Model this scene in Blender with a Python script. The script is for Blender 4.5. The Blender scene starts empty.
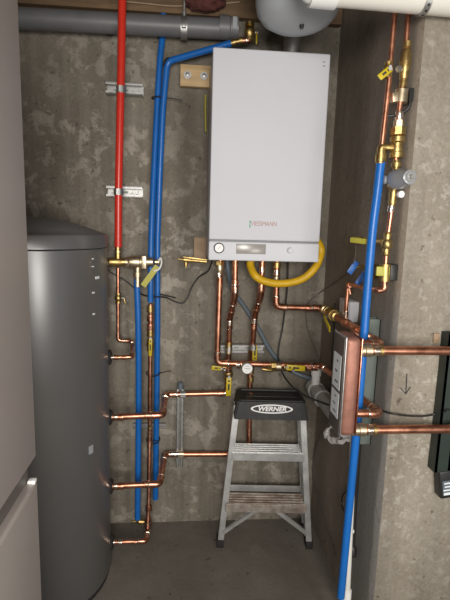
import bpy, bmesh, random
from math import sin, cos, tan, pi, radians, sqrt
from mathutils import Vector, Matrix, noise as mnoise
random.seed(7)
sc = bpy.context.scene
col = sc.collection
V = Vector

# ------------------------------------------------------------------ camera
F = 460.0
YAW, PIT, ROL = radians(5.0), radians(9.1), radians(1.6)
CAM = V((0.0, -2.3, 1.6))
fw = V((sin(YAW)*cos(PIT), cos(YAW)*cos(PIT), -sin(PIT)))
r0 = V((cos(YAW), -sin(YAW), 0)); u0 = r0.cross(fw)
rt = r0*cos(ROL) + u0*sin(ROL); up = u0*cos(ROL) - r0*sin(ROL)
cd = bpy.data.cameras.new('camera'); cam = bpy.data.objects.new('camera', cd); col.objects.link(cam)
M = Matrix((rt, up, -fw)).transposed().to_4x4(); M.translation = CAM
cam.matrix_world = M
cd.sensor_fit = 'HORIZONTAL'; cd.sensor_width = 36.0; cd.lens = F/450*36; cd.clip_start = 0.05
sc.camera = cam

# ------------------------------------------------------------------ world, added lights, exposure
w = bpy.data.worlds.new('world'); sc.world = w; w.use_nodes = True
bg = w.node_tree.nodes['Background']; bg.inputs[0].default_value = (0.95, 0.97, 1.0, 1); bg.inputs[1].default_value = 0.24
ld = bpy.data.lights.new('unseen_key_light', 'AREA'); ld.shape = 'DISK'; ld.size = 0.8; ld.energy = 62; ld.color = (1.0, 0.955, 0.89)  # unseen disk behind the camera at mid height, stands in for the room's light
lo = bpy.data.objects.new('unseen_key_light', ld); col.objects.link(lo); lo.location = (0.05, -3.25, 1.75)
lo.rotation_euler = (radians(82), 0, 0)
wl = bpy.data.lights.new('unseen_low_light', 'AREA'); wl.shape = 'DISK'; wl.size = 0.5; wl.energy = 15; wl.color = (1.0, 0.96, 0.90)  # unseen light added low on the right, brightens the lower walls and pipes
wo = bpy.data.objects.new('unseen_low_light', wl); col.objects.link(wo); wo.location = (0.95, -2.75, 1.05)
wo.rotation_euler = (radians(92), 0, radians(8))
sc.view_settings.view_transform = 'Standard'; sc.view_settings.look = 'None'
sc.view_settings.gamma = 1; sc.view_settings.use_curve_mapping = False
sc.view_settings.exposure = -0.06

# ------------------------------------------------------------------ helpers
def ray(px, py): return fw*F + rt*(px-225) - up*(py-300)
def at(px, py, Y):                       # pixel -> point on the plane at depth Y
    d = ray(px, py); return CAM + d*((Y-CAM.y)/d.y)
def atx(px, py, X):
    d = ray(px, py); return CAM + d*((X-CAM.x)/d.x)

org = {}
class MB:
    def __init__(s): s.bm = bmesh.new()
    def box(s, c, size, rot=None, bev=0.0, seg=2):
        r = bmesh.ops.create_cube(s.bm, size=1.0); vs = r['verts']
        m = Matrix.Translation(V(c)) @ (rot.to_4x4() if rot else Matrix.Identity(4)) @ Matrix.Diagonal((*size, 1))
        bmesh.ops.transform(s.bm, matrix=m, verts=vs)
        if bev > 0:
            es = list({e for v in vs for e in v.link_edges})
            bmesh.ops.bevel(s.bm, geom=es, offset=bev, segments=seg, affect='EDGES', profile=0.5)
        return s
    def obox(s, a, b, wd, th, side=(1, 0, 0), bev=0.0):   # bar from a to b; wd along side, th across
        a, b = V(a), V(b); z = (b-a); L = z.length; z.normalize()
        x = V(side); x = (x - z*x.dot(z)).normalized(); y = z.cross(x)
        return s.box((a+b)/2, (wd, th, L), Matrix((x, y, z)).transposed(), bev)
    def tube(s, pts, r, seg=14, caps=True):
        pts = [V(p) for p in pts]; n = len(pts); rings = []
        t = (pts[1]-pts[0]).normalized()
        x = t.orthogonal().normalized()
        for i, p in enumerate(pts):
            tn = (pts[min(i+1, n-1)] - pts[max(i-1, 0)]).normalized()
            x = (x - tn*x.dot(tn)).normalized(); y = tn.cross(x)
            rr = r(i/(n-1)) if callable(r) else r
            rings.append([s.bm.verts.new(p + (x*cos(2*pi*k/seg) + y*sin(2*pi*k/seg))*rr) for k in range(seg)])
        for i in range(n-1):
            for k in range(seg):
                s.bm.faces.new((rings[i][k], rings[i][(k+1) % seg], rings[i+1][(k+1) % seg], rings[i+1][k]))
        if caps: s.bm.faces.new(rings[0][::-1]); s.bm.faces.new(rings[-1])
        return s
    def lathe(s, p, ax, prof, seg=20):
        p = V(p); z = V(ax).normalized(); x = z.orthogonal().normalized(); y = z.cross(x); rings = []
        for (t, r) in prof:
            rings.append([s.bm.verts.new(p + z*t + (x*cos(2*pi*k/seg) + y*sin(2*pi*k/seg))*max(r, 1e-5)) for k in range(seg)])
        for i in range(len(rings)-1):
            for k in range(seg):
                s.bm.faces.new((rings[i][k], rings[i][(k+1) % seg], rings[i+1][(k+1) % seg], rings[i+1][k]))
        s.bm.faces.new(rings[0][::-1]); s.bm.faces.new(rings[-1])
        return s
    def build(s, name, mat, parent=None, smooth=True, local=False):
        bm = s.bm
        bmesh.ops.recalc_face_normals(bm, faces=bm.faces[:])
        me = bpy.data.meshes.new(name)
        if parent is not None: o0 = org[parent] if not local else V((0, 0, 0))
        else:
            lo_ = V([min(v.co[i] for v in bm.verts) for i in range(3)]); hi = V([max(v.co[i] for v in bm.verts) for i in range(3)])
            o0 = V(((lo_.x+hi.x)/2, (lo_.y+hi.y)/2, lo_.z))
        bmesh.ops.translate(bm, verts=bm.verts[:], vec=-o0)
        bm.to_mesh(me); bm.free(); me.materials.append(mat)
        if smooth:
            me.polygons.foreach_set('use_smooth', [True]*len(me.polygons)); me.set_sharp_from_angle(angle=radians(38))
        o = bpy.data.objects.new(name, me); col.objects.link(o)
        if parent is not None: o.parent = parent; org[o] = org[parent]
        else: o.location = o0; org[o] = o0
        return o

def tag(o, label=None, cat=None, group=None, kind=None):
    if label: o['label'] = label
    if cat: o['category'] = cat
    if group: o['group'] = group
    if kind: o['kind'] = kind
    return o
def thing(name, label, cat, loc, group=None, rz=0):
    o = bpy.data.objects.new(name, None); col.objects.link(o); o.empty_display_size = 0.05
    o.location = loc; o.rotation_euler.z = rz; org[o] = V(loc)
    return tag(o, label, cat, group)
def struct(name, mb, mat, smooth=False):
    o = mb.build(name, mat, smooth=smooth); o['kind'] = 'structure'; return o
def fillet(pts, R, n=6):
    pts = [V(p) for p in pts]; out = [pts[0]]
    for i in range(1, len(pts)-1):
        a, b, c = pts[i-1], pts[i], pts[i+1]
        l = min(R, (a-b).length*0.48, (c-b).length*0.48)
        p, q = b+(a-b).normalized()*l, b+(c-b).normalized()*l
        for k in range(n+1):
            t = k/n; out.append(p*(1-t)**2 + b*2*t*(1-t) + q*t*t)
    out.append(pts[-1]); return out
def spline(pts, n=8):
    pts = [V(p) for p in pts]; P = [pts[0]*2-pts[1]] + pts + [pts[-1]*2-pts[-2]]; out = []
    for i in range(1, len(P)-2):
        a, b, c, d = P[i-1:i+3]
        for k in range(n):
            t = k/n
            out.append(0.5*((2*b)+(c-a)*t+(2*a-5*b+4*c-d)*t*t+(-a+3*b-3*c+d)*t**3))
    out.append(pts[-1]); return out
def text(s, size, name, mat, parent, loc, rot=(pi/2, 0, 0), shear=0, ext=0.0004, sx=1.0, bold=0.0):
    c = bpy.data.curves.new(name, 'FONT'); c.body = s; c.size = size; c.align_x = 'CENTER'; c.align_y = 'CENTER'
    c.extrude = ext; c.shear = shear; c.offset = bold; c.materials.append(mat)
    t_ = bpy.data.objects.new(name, c); col.objects.link(t_); bpy.context.view_layer.update()
    me = bpy.data.meshes.new_from_object(t_.evaluated_get(bpy.context.evaluated_depsgraph_get())); me.name = name
    bpy.data.objects.remove(t_); bpy.data.curves.remove(c)
    if not me.materials: me.materials.append(mat)
    me.transform(Matrix.Diagonal((sx, 1, 1, 1)))
    o = bpy.data.objects.new(name, me); col.objects.link(o); o.parent = parent; o.location = loc; o.rotation_euler = rot
    return o

# ------------------------------------------------------------------ materials
def mat(name, color, rough=0.5, metal=0.0, var=0.0, vscale=20, bump=0.0, bscale=60, spec=None, coat=0.0, rvar=0.0, dark=None, stretch=None):
    m = bpy.data.materials.new(name); m.use_nodes = True; nt = m.node_tree; b = nt.nodes['Principled BSDF']
    b.inputs['Base Color'].default_value = (*color, 1); b.inputs['Roughness'].default_value = rough; b.inputs['Metallic'].default_value = metal
    if spec is not None: b.inputs['Specular IOR Level'].default_value = spec
    b.inputs['Coat Weight'].default_value = coat
    tc = nt.nodes.new('ShaderNodeTexCoord'); src = tc.outputs['Object']
    if stretch:
        mp = nt.nodes.new('ShaderNodeMapping'); mp.inputs['Scale'].default_value = stretch; nt.links.new(src, mp.inputs[0]); src = mp.outputs[0]
    if var > 0 or rvar > 0:
        n = nt.nodes.new('ShaderNodeTexNoise'); n.inputs['Scale'].default_value = vscale; n.inputs['Detail'].default_value = 5; n.inputs['Roughness'].default_value = 0.6
        nt.links.new(src, n.inputs['Vector'])
        rp = nt.nodes.new('ShaderNodeValToRGB'); rp.color_ramp.elements[0].position = 0.3; rp.color_ramp.elements[1].position = 0.7
        dk = dark or tuple(c*(1-var) for c in color)
        rp.color_ramp.elements[0].color = (*dk, 1); rp.color_ramp.elements[1].color = (*[min(1, c*(1+var*0.4)) for c in color], 1)
        nt.links.new(n.outputs['Fac'], rp.inputs[0]); nt.links.new(rp.outputs[0], b.inputs['Base Color'])
        if rvar > 0:
            mr = nt.nodes.new('ShaderNodeMapRange'); mr.inputs['To Min'].default_value = max(0.02, rough-rvar); mr.inputs['To Max'].default_value = rough+rvar
            nt.links.new(n.outputs['Fac'], mr.inputs[0]); nt.links.new(mr.outputs[0], b.inputs['Roughness'])
    if bump > 0:
        n2 = nt.nodes.new('ShaderNodeTexNoise'); n2.inputs['Scale'].default_value = bscale; n2.inputs['Detail'].default_value = 4
        nt.links.new(src, n2.inputs['Vector'])
        bp = nt.nodes.new('ShaderNodeBump'); bp.inputs['Strength'].default_value = bump; bp.inputs['Distance'].default_value = 0.004
        nt.links.new(n2.outputs['Fac'], bp.inputs['Height']); nt.links.new(bp.outputs[0], b.inputs['Normal'])
    return m

def concrete(name, base, dark, flake, flake_amt=0.55, flake_scale=9, streak=0.25, bump=0.5, xmask=None, rough=0.92, skim=None):
    m = bpy.data.materials.new(name); m.use_nodes = True; nt = m.node_tree; N = nt.nodes; L = nt.links; b = N['Principled BSDF']
    b.inputs['Roughness'].default_value = rough; b.inputs['Specular IOR Level'].default_value = 0.25
    geo = N.new('ShaderNodeTexCoord'); P = geo.outputs['Object']
    def nz(scale, det, ro, mapping=None, dist=0.0):
        n = N.new('ShaderNodeTexNoise'); n.inputs['Scale'].default_value = scale; n.inputs['Detail'].default_value = det; n.inputs['Roughness'].default_value = ro; n.inputs['Distortion'].default_value = dist*0.8
        if mapping:
            mp = N.new('ShaderNodeMapping'); mp.inputs['Scale'].default_value = mapping; L.new(P, mp.inputs[0]); L.new(mp.outputs[0], n.inputs['Vector'])
        else: L.new(P, n.inputs['Vector'])
        return n.outputs['Fac']
    def ramp(f, a, c, ca=(0, 0, 0), cc=(1, 1, 1)):
        r = N.new('ShaderNodeValToRGB'); r.color_ramp.elements[0].position = a; r.color_ramp.elements[1].position = c
        r.color_ramp.elements[0].color = (*ca, 1); r.color_ramp.elements[1].color = (*cc, 1); L.new(f, r.inputs[0]); return r.outputs[0]
    def mix(f, a, c, blend='MIX'):
        x = N.new('ShaderNodeMix'); x.data_type = 'RGBA'; x.blend_type = blend
        for sock, v in ((0, f), (6, a), (7, c)):
            if isinstance(v, (int, float)): x.inputs[sock].default_value = v
            elif isinstance(v, tuple): x.inputs[sock].default_value = (*v, 1)
            else: L.new(v, x.inputs[sock])
        return x.outputs[2]
    def mul(a, c):
        x = N.new('ShaderNodeMath'); x.operation = 'MULTIPLY'
        for i, v in enumerate((a, c)):
            if isinstance(v, (int, float)): x.inputs[i].default_value = v
            else: L.new(v, x.inputs[i])
        return x.outputs[0]
    c = mix(ramp(nz(2.2, 6, 0.6), 0.32, 0.68), dark, base)
    fl = ramp(nz(flake_scale, 9, 0.68, dist=0.4), 0.52, 0.575)
    reg = ramp(nz(1.8, 3, 0.5), 0.34, 0.6)
    f = mul(mul(fl, reg), flake_amt)
    if xmask:
        sp = N.new('ShaderNodeSeparateXYZ'); L.new(P, sp.inputs[0])
        mr = N.new('ShaderNodeMapRange'); mr.inputs[1].default_value = xmask[0]; mr.inputs[2].default_value = xmask[1]
        mr.inputs[3].default_value = 1; mr.inputs[4].default_value = 0.15; L.new(sp.outputs[0], mr.inputs[0]); f = mul(f, mr.outputs[0])
    c = mix(f, c, flake)
    if skim:
        sp2 = N.new('ShaderNodeSeparateXYZ'); L.new(P, sp2.inputs[0])
        mr2 = N.new('ShaderNodeMapRange'); mr2.inputs[1].default_value = skim[0]; mr2.inputs[2].default_value = skim[1]
        mr2.inputs[3].default_value = 1; mr2.inputs[4].default_value = 0; L.new(sp2.outputs[1], mr2.inputs[0])
        mr3 = N.new('ShaderNodeMapRange'); mr3.inputs[1].default_value = 1.26; mr3.inputs[2].default_value = 1.42
        mr3.inputs[3].default_value = 1; mr3.inputs[4].default_value = 0.0; L.new(sp2.outputs[2], mr3.inputs[0])
        c = mix(mul(mul(mr2.outputs[0], mr3.outputs[0]), 0.8), c, skim[2])
    st = ramp(nz(3.0, 4, 0.6, (3.2, 3.2, 0.12)), 0.35, 0.65, (1-streak,)*3, (1, 1, 1))
    c = mix(1.0, c, st, 'MULTIPLY')
    pit = ramp(nz(34, 3, 0.5), 0.27, 0.33, (0.45, 0.43, 0.4), (1, 1, 1))
    c = mix(0.8, c, pit, 'MULTIPLY')
    fine = ramp(nz(90, 4, 0.7), 0.3, 0.7, (0.82, 0.82, 0.82), (1.08, 1.08, 1.08))
    c = mix(1.0, c, fine, 'MULTIPLY')
    L.new(c, b.inputs['Base Color'])
    h = N.new('ShaderNodeMath'); h.operation = 'ADD'; L.new(nz(14, 8, 0.7), h.inputs[0]); L.new(mul(fl, 0.06), h.inputs[1])
    bp = N.new('ShaderNodeBump'); bp.inputs['Strength'].default_value = bump; bp.inputs['Distance'].default_value = 0.02
    L.new(h.outputs[0], bp.inputs['Height']); L.new(bp.outputs[0], b.inputs['Normal'])
    return m

mWallB = concrete('poured_concrete', (0.305, 0.275, 0.227), (0.20, 0.174, 0.137), (0.47, 0.43, 0.365), 0.8, 10.5, 0.38, 0.35, (0.75, 1.5))
mWallS = concrete('dark_concrete', (0.37, 0.318, 0.26), (0.27, 0.23, 0.185), (0.42, 0.37, 0.31), 0.25, 12, 0.2, 0.25, skim=(-0.165, -0.145, (0.27, 0.265, 0.25)))
mWallR = concrete('rough_concrete', (0.40, 0.36, 0.30), (0.26, 0.225, 0.178), (0.56, 0.525, 0.46), 0.55, 27, 0.28, 0.6)
mFloor = concrete('floor_concrete', (0.20, 0.18, 0.153), (0.125, 0.11, 0.092), (0.245, 0.222, 0.192), 0.3, 5, 0.0, 0.15, rough=0.75)
mJoist = mat('old_joist_wood', (0.17, 0.105, 0.055), 0.75, var=0.45, vscale=4, stretch=(1, 8, 8), bump=0.2)
mPine = mat('pine', (0.66, 0.46, 0.24), 0.6, var=0.25, vscale=5, stretch=(1.5, 12, 12))
mBoard = mat('pale_board', (0.40, 0.28, 0.18), 0.7, var=0.3, vscale=9)
mCu = mat('copper', (0.74, 0.36, 0.235), 0.36, 1.0, var=0.25, vscale=26, rvar=0.08, dark=(0.42, 0.17, 0.10))
mCuF = mat('copper_fitting', (0.80, 0.42, 0.28), 0.33, 1.0, var=0.35, vscale=60, rvar=0.1, dark=(0.38, 0.16, 0.10))
mSolder = mat('solder', (0.86, 0.72, 0.60), 0.25, 1.0, var=0.3, vscale=120)
mBrass = mat('brass', (0.56, 0.40, 0.16), 0.42, 1.0, var=0.35, vscale=70, rvar=0.1, bump=0.15, bscale=90)
mBrassP = mat('pale_brass', (0.72, 0.60, 0.42), 0.42, 1.0, var=0.3, vscale=70, rvar=0.1)
mCuHX = mat('copper_edge_foil', (0.36, 0.17, 0.125), 0.55, 0.6, var=0.2, vscale=30, bump=0.3, bscale=50)
mBlue = mat('blue_pex', (0.010, 0.14, 0.50), 0.35, var=0.12, vscale=14, spec=0.5)
mRed = mat('red_pex', (0.66, 0.035, 0.02), 0.3, var=0.1, vscale=10)
mGal = mat('galvanised_steel', (0.50, 0.50, 0.49), 0.48, 0.9, var=0.25, vscale=60)
mGreen = mat('green_grey_paint', (0.12, 0.145, 0.13), 0.55, 0.05, var=0.15, vscale=20)
mGreenD = mat('dark_green_paint', (0.024, 0.036, 0.030), 0.5, 0.0, var=0.2, vscale=20)
mSlot = mat('shaded_slot_steel', (0.30, 0.30, 0.29), 0.6, 0.3)
mAl = mat('aluminium', (0.70, 0.70, 0.70), 0.45, 0.8, var=0.25, vscale=14, rvar=0.08)
mAlD = mat('worn_aluminium', (0.50, 0.46, 0.42), 0.5, 0.6, var=0.4, vscale=22, dark=(0.28, 0.21, 0.16))
mWhite = mat('white_enamel', (0.635, 0.64, 0.685), 0.65, var=0.02, vscale=4, spec=0.1)
mPanel = mat('white_plastic', (0.66, 0.675, 0.72), 0.6, spec=0.12)
mSideG = mat('boiler_side_grey', (0.62, 0.61, 0.61), 0.4)
mWire = mat('dull_wire', (0.10, 0.09, 0.08), 0.7)
mSeam = mat('seam_grey', (0.25, 0.25, 0.26), 0.6)
mLCD = mat('grey_display', (0.33, 0.31, 0.29), 0.25, var=0.1, vscale=200)
mTank = mat('silver_grey_lacquer', (0.25, 0.247, 0.247), 0.34, 0.6, var=0.03, vscale=6)
mTankL = mat('tank_lid_grey', (0.25, 0.25, 0.255), 0.55, 0.2, var=0.05, vscale=8)
mBlack = mat('black_plastic', (0.018, 0.018, 0.018), 0.45, bump=0.1, bscale=200)
mCap = mat('worn_black_plastic', (0.02, 0.0195, 0.019), 0.55, var=0.5, vscale=40, dark=(0.012, 0.012, 0.012), bump=0.15, bscale=120)
mRub = mat('rubber', (0.022, 0.02, 0.02), 0.8)
mYel = mat('yellow_vinyl', (0.60, 0.46, 0.015), 0.4, var=0.12, vscale=50)
mGas = mat('yellow_gas_hose', (0.68, 0.41, 0.01), 0.45, var=0.1, vscale=30)
mTag = mat('yellow_tag', (0.45, 0.42, 0.06), 0.5)
mBlueH = mat('blue_vinyl', (0.02, 0.12, 0.42), 0.4)
mPVC = mat('white_pvc', (0.78, 0.76, 0.70), 0.35, var=0.06, vscale=6)
mPVCw = mat('bright_white_pvc', (0.86, 0.86, 0.84), 0.35)
mPVCg = mat('light_grey_pvc', (0.46, 0.46, 0.45), 0.4, var=0.1, vscale=20)
mGreyP = mat('grey_pvc', (0.145, 0.145, 0.15), 0.45, var=0.12, vscale=12)
mHose = mat('slate_hose', (0.13, 0.16, 0.19), 0.45)
mExp = mat('grey_tank_enamel', (0.36, 0.38, 0.40), 0.4, var=0.05, vscale=7)
mFr = mat('fridge_grey', (0.455, 0.41, 0.385), 0.42, 0.2, var=0.05, vscale=3, bump=0.04, bscale=150)
mFrD = mat('fridge_recess', (0.12, 0.105, 0.095), 0.5)
mLabel = mat('white_label', (0.80, 0.85, 0.88), 0.4)
mInk = mat('dark_ink', (0.03, 0.03, 0.035), 0.6)
mInkR = mat('red_ink', (0.38, 0.17, 0.15), 0.5)
mInkG = mat('green_ink', (0.03, 0.33, 0.20), 0.5)
mLogoW = mat('logo_white', (0.85, 0.85, 0.85), 0.45)
mMar = mat('maroon_cloth', (0.10, 0.030, 0.025), 0.95, var=0.5, vscale=30, bump=0.8, bscale=25)
mSmoke = mat('clear_grey_plastic', (0.30, 0.31, 0.33), 0.25, spec=0.6)
mWrap = mat('clear_wrap', (0.25, 0.24, 0.23), 0.2, bump=0.6, bscale=40)
mSteelD = mat('dark_plate', (0.13, 0.11, 0.10), 0.5, 0.3, var=0.3, vscale=9)
mSteelP = mat('brushed_plate', (0.30, 0.26, 0.24), 0.42, 0.85, var=0.35, vscale=9)

# ------------------------------------------------------------------ room shell
SX = 0.713           # plane of the right-hand recess wall
CY = -0.83           # its outer corner
mb = MB(); mb.box((0.2, -1.7, -0.05), (4.4, 4.6, 0.1)); struct('floor', mb, mFloor)
def warp(mb_, amp, sc_, axis):
    for v in mb_.bm.verts:
        n = mnoise.noise(v.co*sc_)*amp + mnoise.noise(v.co*sc_*4)*amp*0.35
        v.co[axis] += n
def grid_wall(name, p0, ux, uz, nx, nz, m, axis, amp, sc_, thick):
    mb_ = MB(); g = []
    for j in range(nz+1):
        g.append([mb_.bm.verts.new(V(p0) + V(ux)*(i/nx) + V(uz)*(j/nz)) for i in range(nx+1)])
    warp(mb_, amp, sc_, axis)
    for j in range(nz):
        for i in range(nx): mb_.bm.faces.new((g[j][i], g[j][i+1], g[j+1][i+1], g[j+1][i]))
    # thickness: a closed back
    back = []
    for j in (0, nz):
        for i in (0, nx):
            back.append(mb_.bm.verts.new(V(p0) + V(ux)*(i/nx) + V(uz)*(j/nz) + V(thick)))
    mb_.bm.faces.new((back[0], back[2], back[3], back[1]))
    mb_.bm.faces.new([g[0][i] for i in range(nx+1)] + [back[1], back[0]])
    mb_.bm.faces.new([g[nz][i] for i in range(nx+1)] + [back[3], back[2]])
    mb_.bm.faces.new([g[j][0] for j in range(nz+1)] + [back[2], back[0]])
    mb_.bm.faces.new([g[j][nx] for j in range(nz+1)] + [back[3], back[1]])
    return struct(name, mb_, m, smooth=True)
grid_wall('wall_back', (-1.5, 0.002, 0), (SX+1.5, 0, 0), (0, 0, 2.85), 60, 70, mWallB, 1, 0.0018, 5, (0, 0.15, 0))
# the recess wall and the wider wall beside it share a worn corner
mb = MB(); cor = []
NZ = 90
side, face = [], []
for j in range(NZ+1):
    z = 2.85*j/NZ
    e = 0.012*mnoise.noise(V((3.1, 0, z*4))) + 0.006*mnoise.noise(V((9, 2, z*15)))
    c1 = V((SX+0.001, CY+0.028+e*1.3, z)); c2 = V((SX+0.010+e*0.3, CY+0.008+e*0.4, z)); c3 = V((SX+0.030+e, CY, z))
    cor.append((c1, c2, c3))
for j in range(NZ+1):
    c1, c2, c3 = cor[j]; z = c1.z
    srow = [mb.bm.verts.new(V((SX, 0.10, z)).lerp(V((SX, c1.y, z)) if t < 1 else c1, t)) for t in (0, 0.2, 0.4, 0.6, 0.8, 0.9, 0.96, 0.985, 1)]
    srow.append(mb.bm.verts.new(c2))
    side.append(srow)
for j in range(NZ):
    for i in range(9): mb.bm.faces.new((side[j][i], side[j][i+1], side[j+1][i+1], side[j+1][i]))
bk = [mb.bm.verts.new(p) for p in ((SX+0.12, 0.10, 0), (SX+0.12, 0.10, 2.85), (SX+0.12, CY+0.06, 2.85), (SX+0.12, CY+0.06, 0))]
mb.bm.faces.new(bk)
mb.bm.faces.new([s_[0] for s_ in side] + [bk[1], bk[0]]); mb.bm.faces.new([s_[9] for s_ in side] + [bk[2], bk[3]])
mb.bm.faces.new(side[0] + [bk[3], bk[0]]); mb.bm.faces.new(side[NZ] + [bk[2], bk[1]])
struct('wall_right', mb, mWallS, smooth=True)
mb = MB(); NX = 30; g = []
for j in range(NZ+1):
    c1, c2, c3 = cor[j]; z = c1.z
    row = [mb.bm.verts.new(c2), mb.bm.verts.new(c3)]
    for i in range(1, NX+1):
        x = c3.x + (1.9-c3.x)*(i/NX)**1.3
        row.append(mb.bm.verts.new(V((x, CY + 0.004*mnoise.noise(V((x*6, 4, z*6))) + 0.0022*mnoise.noise(V((x*22, 1, z*22))), z))))
    g.append(row)
for j in range(NZ):
    for i in range(NX+1): mb.bm.faces.new((g[j][i], g[j][i+1], g[j+1][i+1], g[j+1][i]))
bk = [mb.bm.verts.new(p) for p in ((SX+0.125, CY+0.15, 0), (SX+0.125, CY+0.15, 2.85), (1.9, CY+0.15, 2.85), (1.9, CY+0.15, 0))]
mb.bm.faces.new(bk); mb.bm.faces.new([r[0] for r in g] + [bk[1], bk[0]]); mb.bm.faces.new([r[-1] for r in g] + [bk[2], bk[3]])
mb.bm.faces.new(g[0] + [bk[3], bk[0]]); mb.bm.faces.new(g[NZ] + [bk[2], bk[1]])
struct('wall_front_right', mb, mWallR, smooth=True)
mb = MB(); mb.box((-1.55, -1.7, 1.425), (0.1, 4.6, 2.85)); struct('wall_left', mb, mWallB)
mb = MB(); mb.box((0.2, -1.7, 2.90), (4.4, 4.6, 0.1)); struct('ceiling', mb, mJoist)
mb = MB(); mb.box((-0.395, -0.02, 2.66), (2.2, 0.038, 0.24)); struct('trim_1', mb, mJoist)          # rim board on the wall
for k, y in enumerate((-0.42, -0.98, -1.54)):
    mb = MB(); mb.box((0.1, y, 2.755), (3.2, 0.04, 0.19)); struct('trim_%d' % (k+2), mb, mJoist)

# ------------------------------------------------------------------ fridge (left, near)
FX, FY = -0.345, -1.25
fr = thing('fridge_freezer', 'tall grey fridge freezer with its doors facing right, at left edge', 'fridge', (-0.68, -1.60, 0))
mb = MB(); mb.box((-0.72, -1.60, 1.06), (0.60, 0.70, 2.10), bev=0.012); mb.build('cabinet', mFr, fr)
mb = MB(); mb.box((FX-0.03, -1.60, 1.5735), (0.06, 0.70, 1.048), bev=0.009, seg=3); ud = mb.build('fridge_door', mFr, fr)
mb = MB(); mb.box((FX-0.03, -1.60, 0.535), (0.06, 0.70, 0.91), bev=0.009, seg=3); ldr = mb.build('freezer_door', mFr, fr)
mb = MB(); mb.box((FX-0.036, -1.60, 1.02), (0.03, 0.69, 0.062)); mb.build('handle_recess', mFrD, fr)
mb = MB(); mb.box((FX-0.008, FY-0.005, 1.062), (0.012, 0.012, 0.018), bev=0.003); tag(mb.build('end_cap', mPVCw, ud), 'white plastic end cap')
mb = MB(); mb.box((FX-0.010, FY-0.010, 0.992), (0.018, 0.018, 0.010), bev=0.003); tag(mb.build('end_cap', mPVCw, ldr), 'white plastic end cap')
mb = MB(); mb.box((-0.70, -1.60, 0.03), (0.56, 0.66, 0.06)); mb.build('plinth', mFrD, fr)

# ------------------------------------------------------------------ hot water tank
TX, TY, TR = -0.660, -0.35, 0.33
tk = thing('hot_water_tank', 'large silver grey cylindrical hot water tank standing behind the fridge', 'water tank', (TX, TY, 0))
mb = MB(); mb.lathe((TX, TY, 0), (0, 0, 1), [(0.022, TR-0.004), (0.03, TR), (1.496, TR), (1.498, TR-0.002)], 96); mb.build('body', mTank, tk)
mb = MB(); mb.lathe((TX, TY, 0), (0, 0, 1), [(1.500, TR-0.002), (1.502, TR+0.001), (1.546, TR+0.001), (1.553, TR-0.004)], 96); mb.build('rim_band', mTank, tk)
mb = MB(); mb.lathe((TX, TY, 0), (0, 0, 1), [(1.553, TR-0.004)] + [(1.553+0.066*(1-(q/8)**2), max((TR-0.006)*q/8, 0.001)) for q in range(8, -1, -1)], 96); mb.build('lid', mTankL, tk)
mb = MB(); mb.lathe((TX, TY, 0), (0, 0, 1), [(0, TR-0.02), (0.0, TR-0.006), (0.022, TR-0.006), (0.022, TR-0.02)], 96); mb.build('base_ring', mRub, tk)
def tank_pt(a, z, out=0.0): return V((TX+(TR+out)*cos(a), TY+(TR+out)*sin(a), z))
for (a, z, s_) in ((-0.42, 1.462, (0.003, 0.010, 0.004)), (-0.42, 1.432, (0.003, 0.010, 0.004)), (-0.33, 1.386, (0.003, 0.026, 0.010)), (-0.42, 1.33, (0.003, 0.012, 0.006)), (-0.42, 1.245, (0.003, 0.012, 0.006)), (-0.52, 0.69, (0.003, 0.022, 0.034))):
    p = tank_pt(a, z, 0.001); mb = MB(); mb.box(p, s_, Matrix.Rotation(a, 3, 'Z')); tag(mb.build('sticker', mLabel if s_[2] < 0.02 else mExp, tk), 'small pale sticker')
for z in (at(107, 357.4, -0.3).z, at(107, 417.3, -0.3).z, at(107, 486.3, -0.3).z, at(107, 542.5, -0.3).z):
    mb = MB(); mb.lathe((-0.338, -0.30, z), (1, 0, 0), [(-0.012, 0.034), (0.012, 0.034), (0.016, 0.028), (0.016, 0.02)], 20); tag(mb.build('port_grommet', mRub, tk), 'black rubber grommet')

# ------------------------------------------------------------------ boiler
BL, BR, BT, BB, BF = 0.094, 0.563, 2.288, 1.458, -0.38
BZ = 1.541     # joint between front cover and control strip
bo = thing('heating_boiler', 'white rectangular wall hung boiler on the concrete wall above the stepladder', 'boiler', ((BL+BR)/2, BF/2, BB))
bx, bw = (BL+BR)/2, BR-BL
mb = MB(); mb.box((bx, -0.178, (BT+BB)/2), (bw-0.004, 0.35, BT-BB-0.004), bev=0.004); mb.build('casing', mSideG, bo)
mb = MB(); mb.box((bx, -0.366, (BT+BZ)/2+0.002), (bw, 0.028, BT-BZ-0.004), bev=0.006, seg=3); fc = mb.build('front_cover', mWhite, bo)
mb = MB(); mb.box((bx, -0.366, (BB+BZ)/2-0.001), (bw, 0.028, BZ-BB-0.004), bev=0.006, seg=3); cp = mb.build('control_panel', mPanel, bo)
mb = MB(); mb.box((bx, -0.356, BZ), (bw-0.004, 0.02, 0.006)); mb.build('seam', mSeam, bo)
g0 = at(219, 248, BF)
mb = MB(); mb.lathe(g0, (0, -1, 0), [(-0.004, 0.022), (0.006, 0.022), (0.008, 0.019), (0.005, 0.018)], 28); ga = mb.build('pressure_gauge', mBlack, bo)
mb = MB(); mb.lathe(g0+V((0, -0.0045, 0)), (0, -1, 0), [(0, 0.0178), (0.001, 0.0178)], 28); mb.build('dial', mLogoW, ga)
mb = MB(); mb.obox(g0+V((-0.006, -0.0062, -0.006)), g0+V((0.009, -0.0062, 0.010)), 0.003, 0.001, (0, 1, 0)); mb.build('needle', mInkR, ga)
l0 = at(251, 249, BF)
mb = MB(); mb.box(l0, (0.125, 0.004, 0.042), bev=0.001); lc = mb.build('display', mLCD, bo)
k0 = at(290, 250.5, BF)
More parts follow.
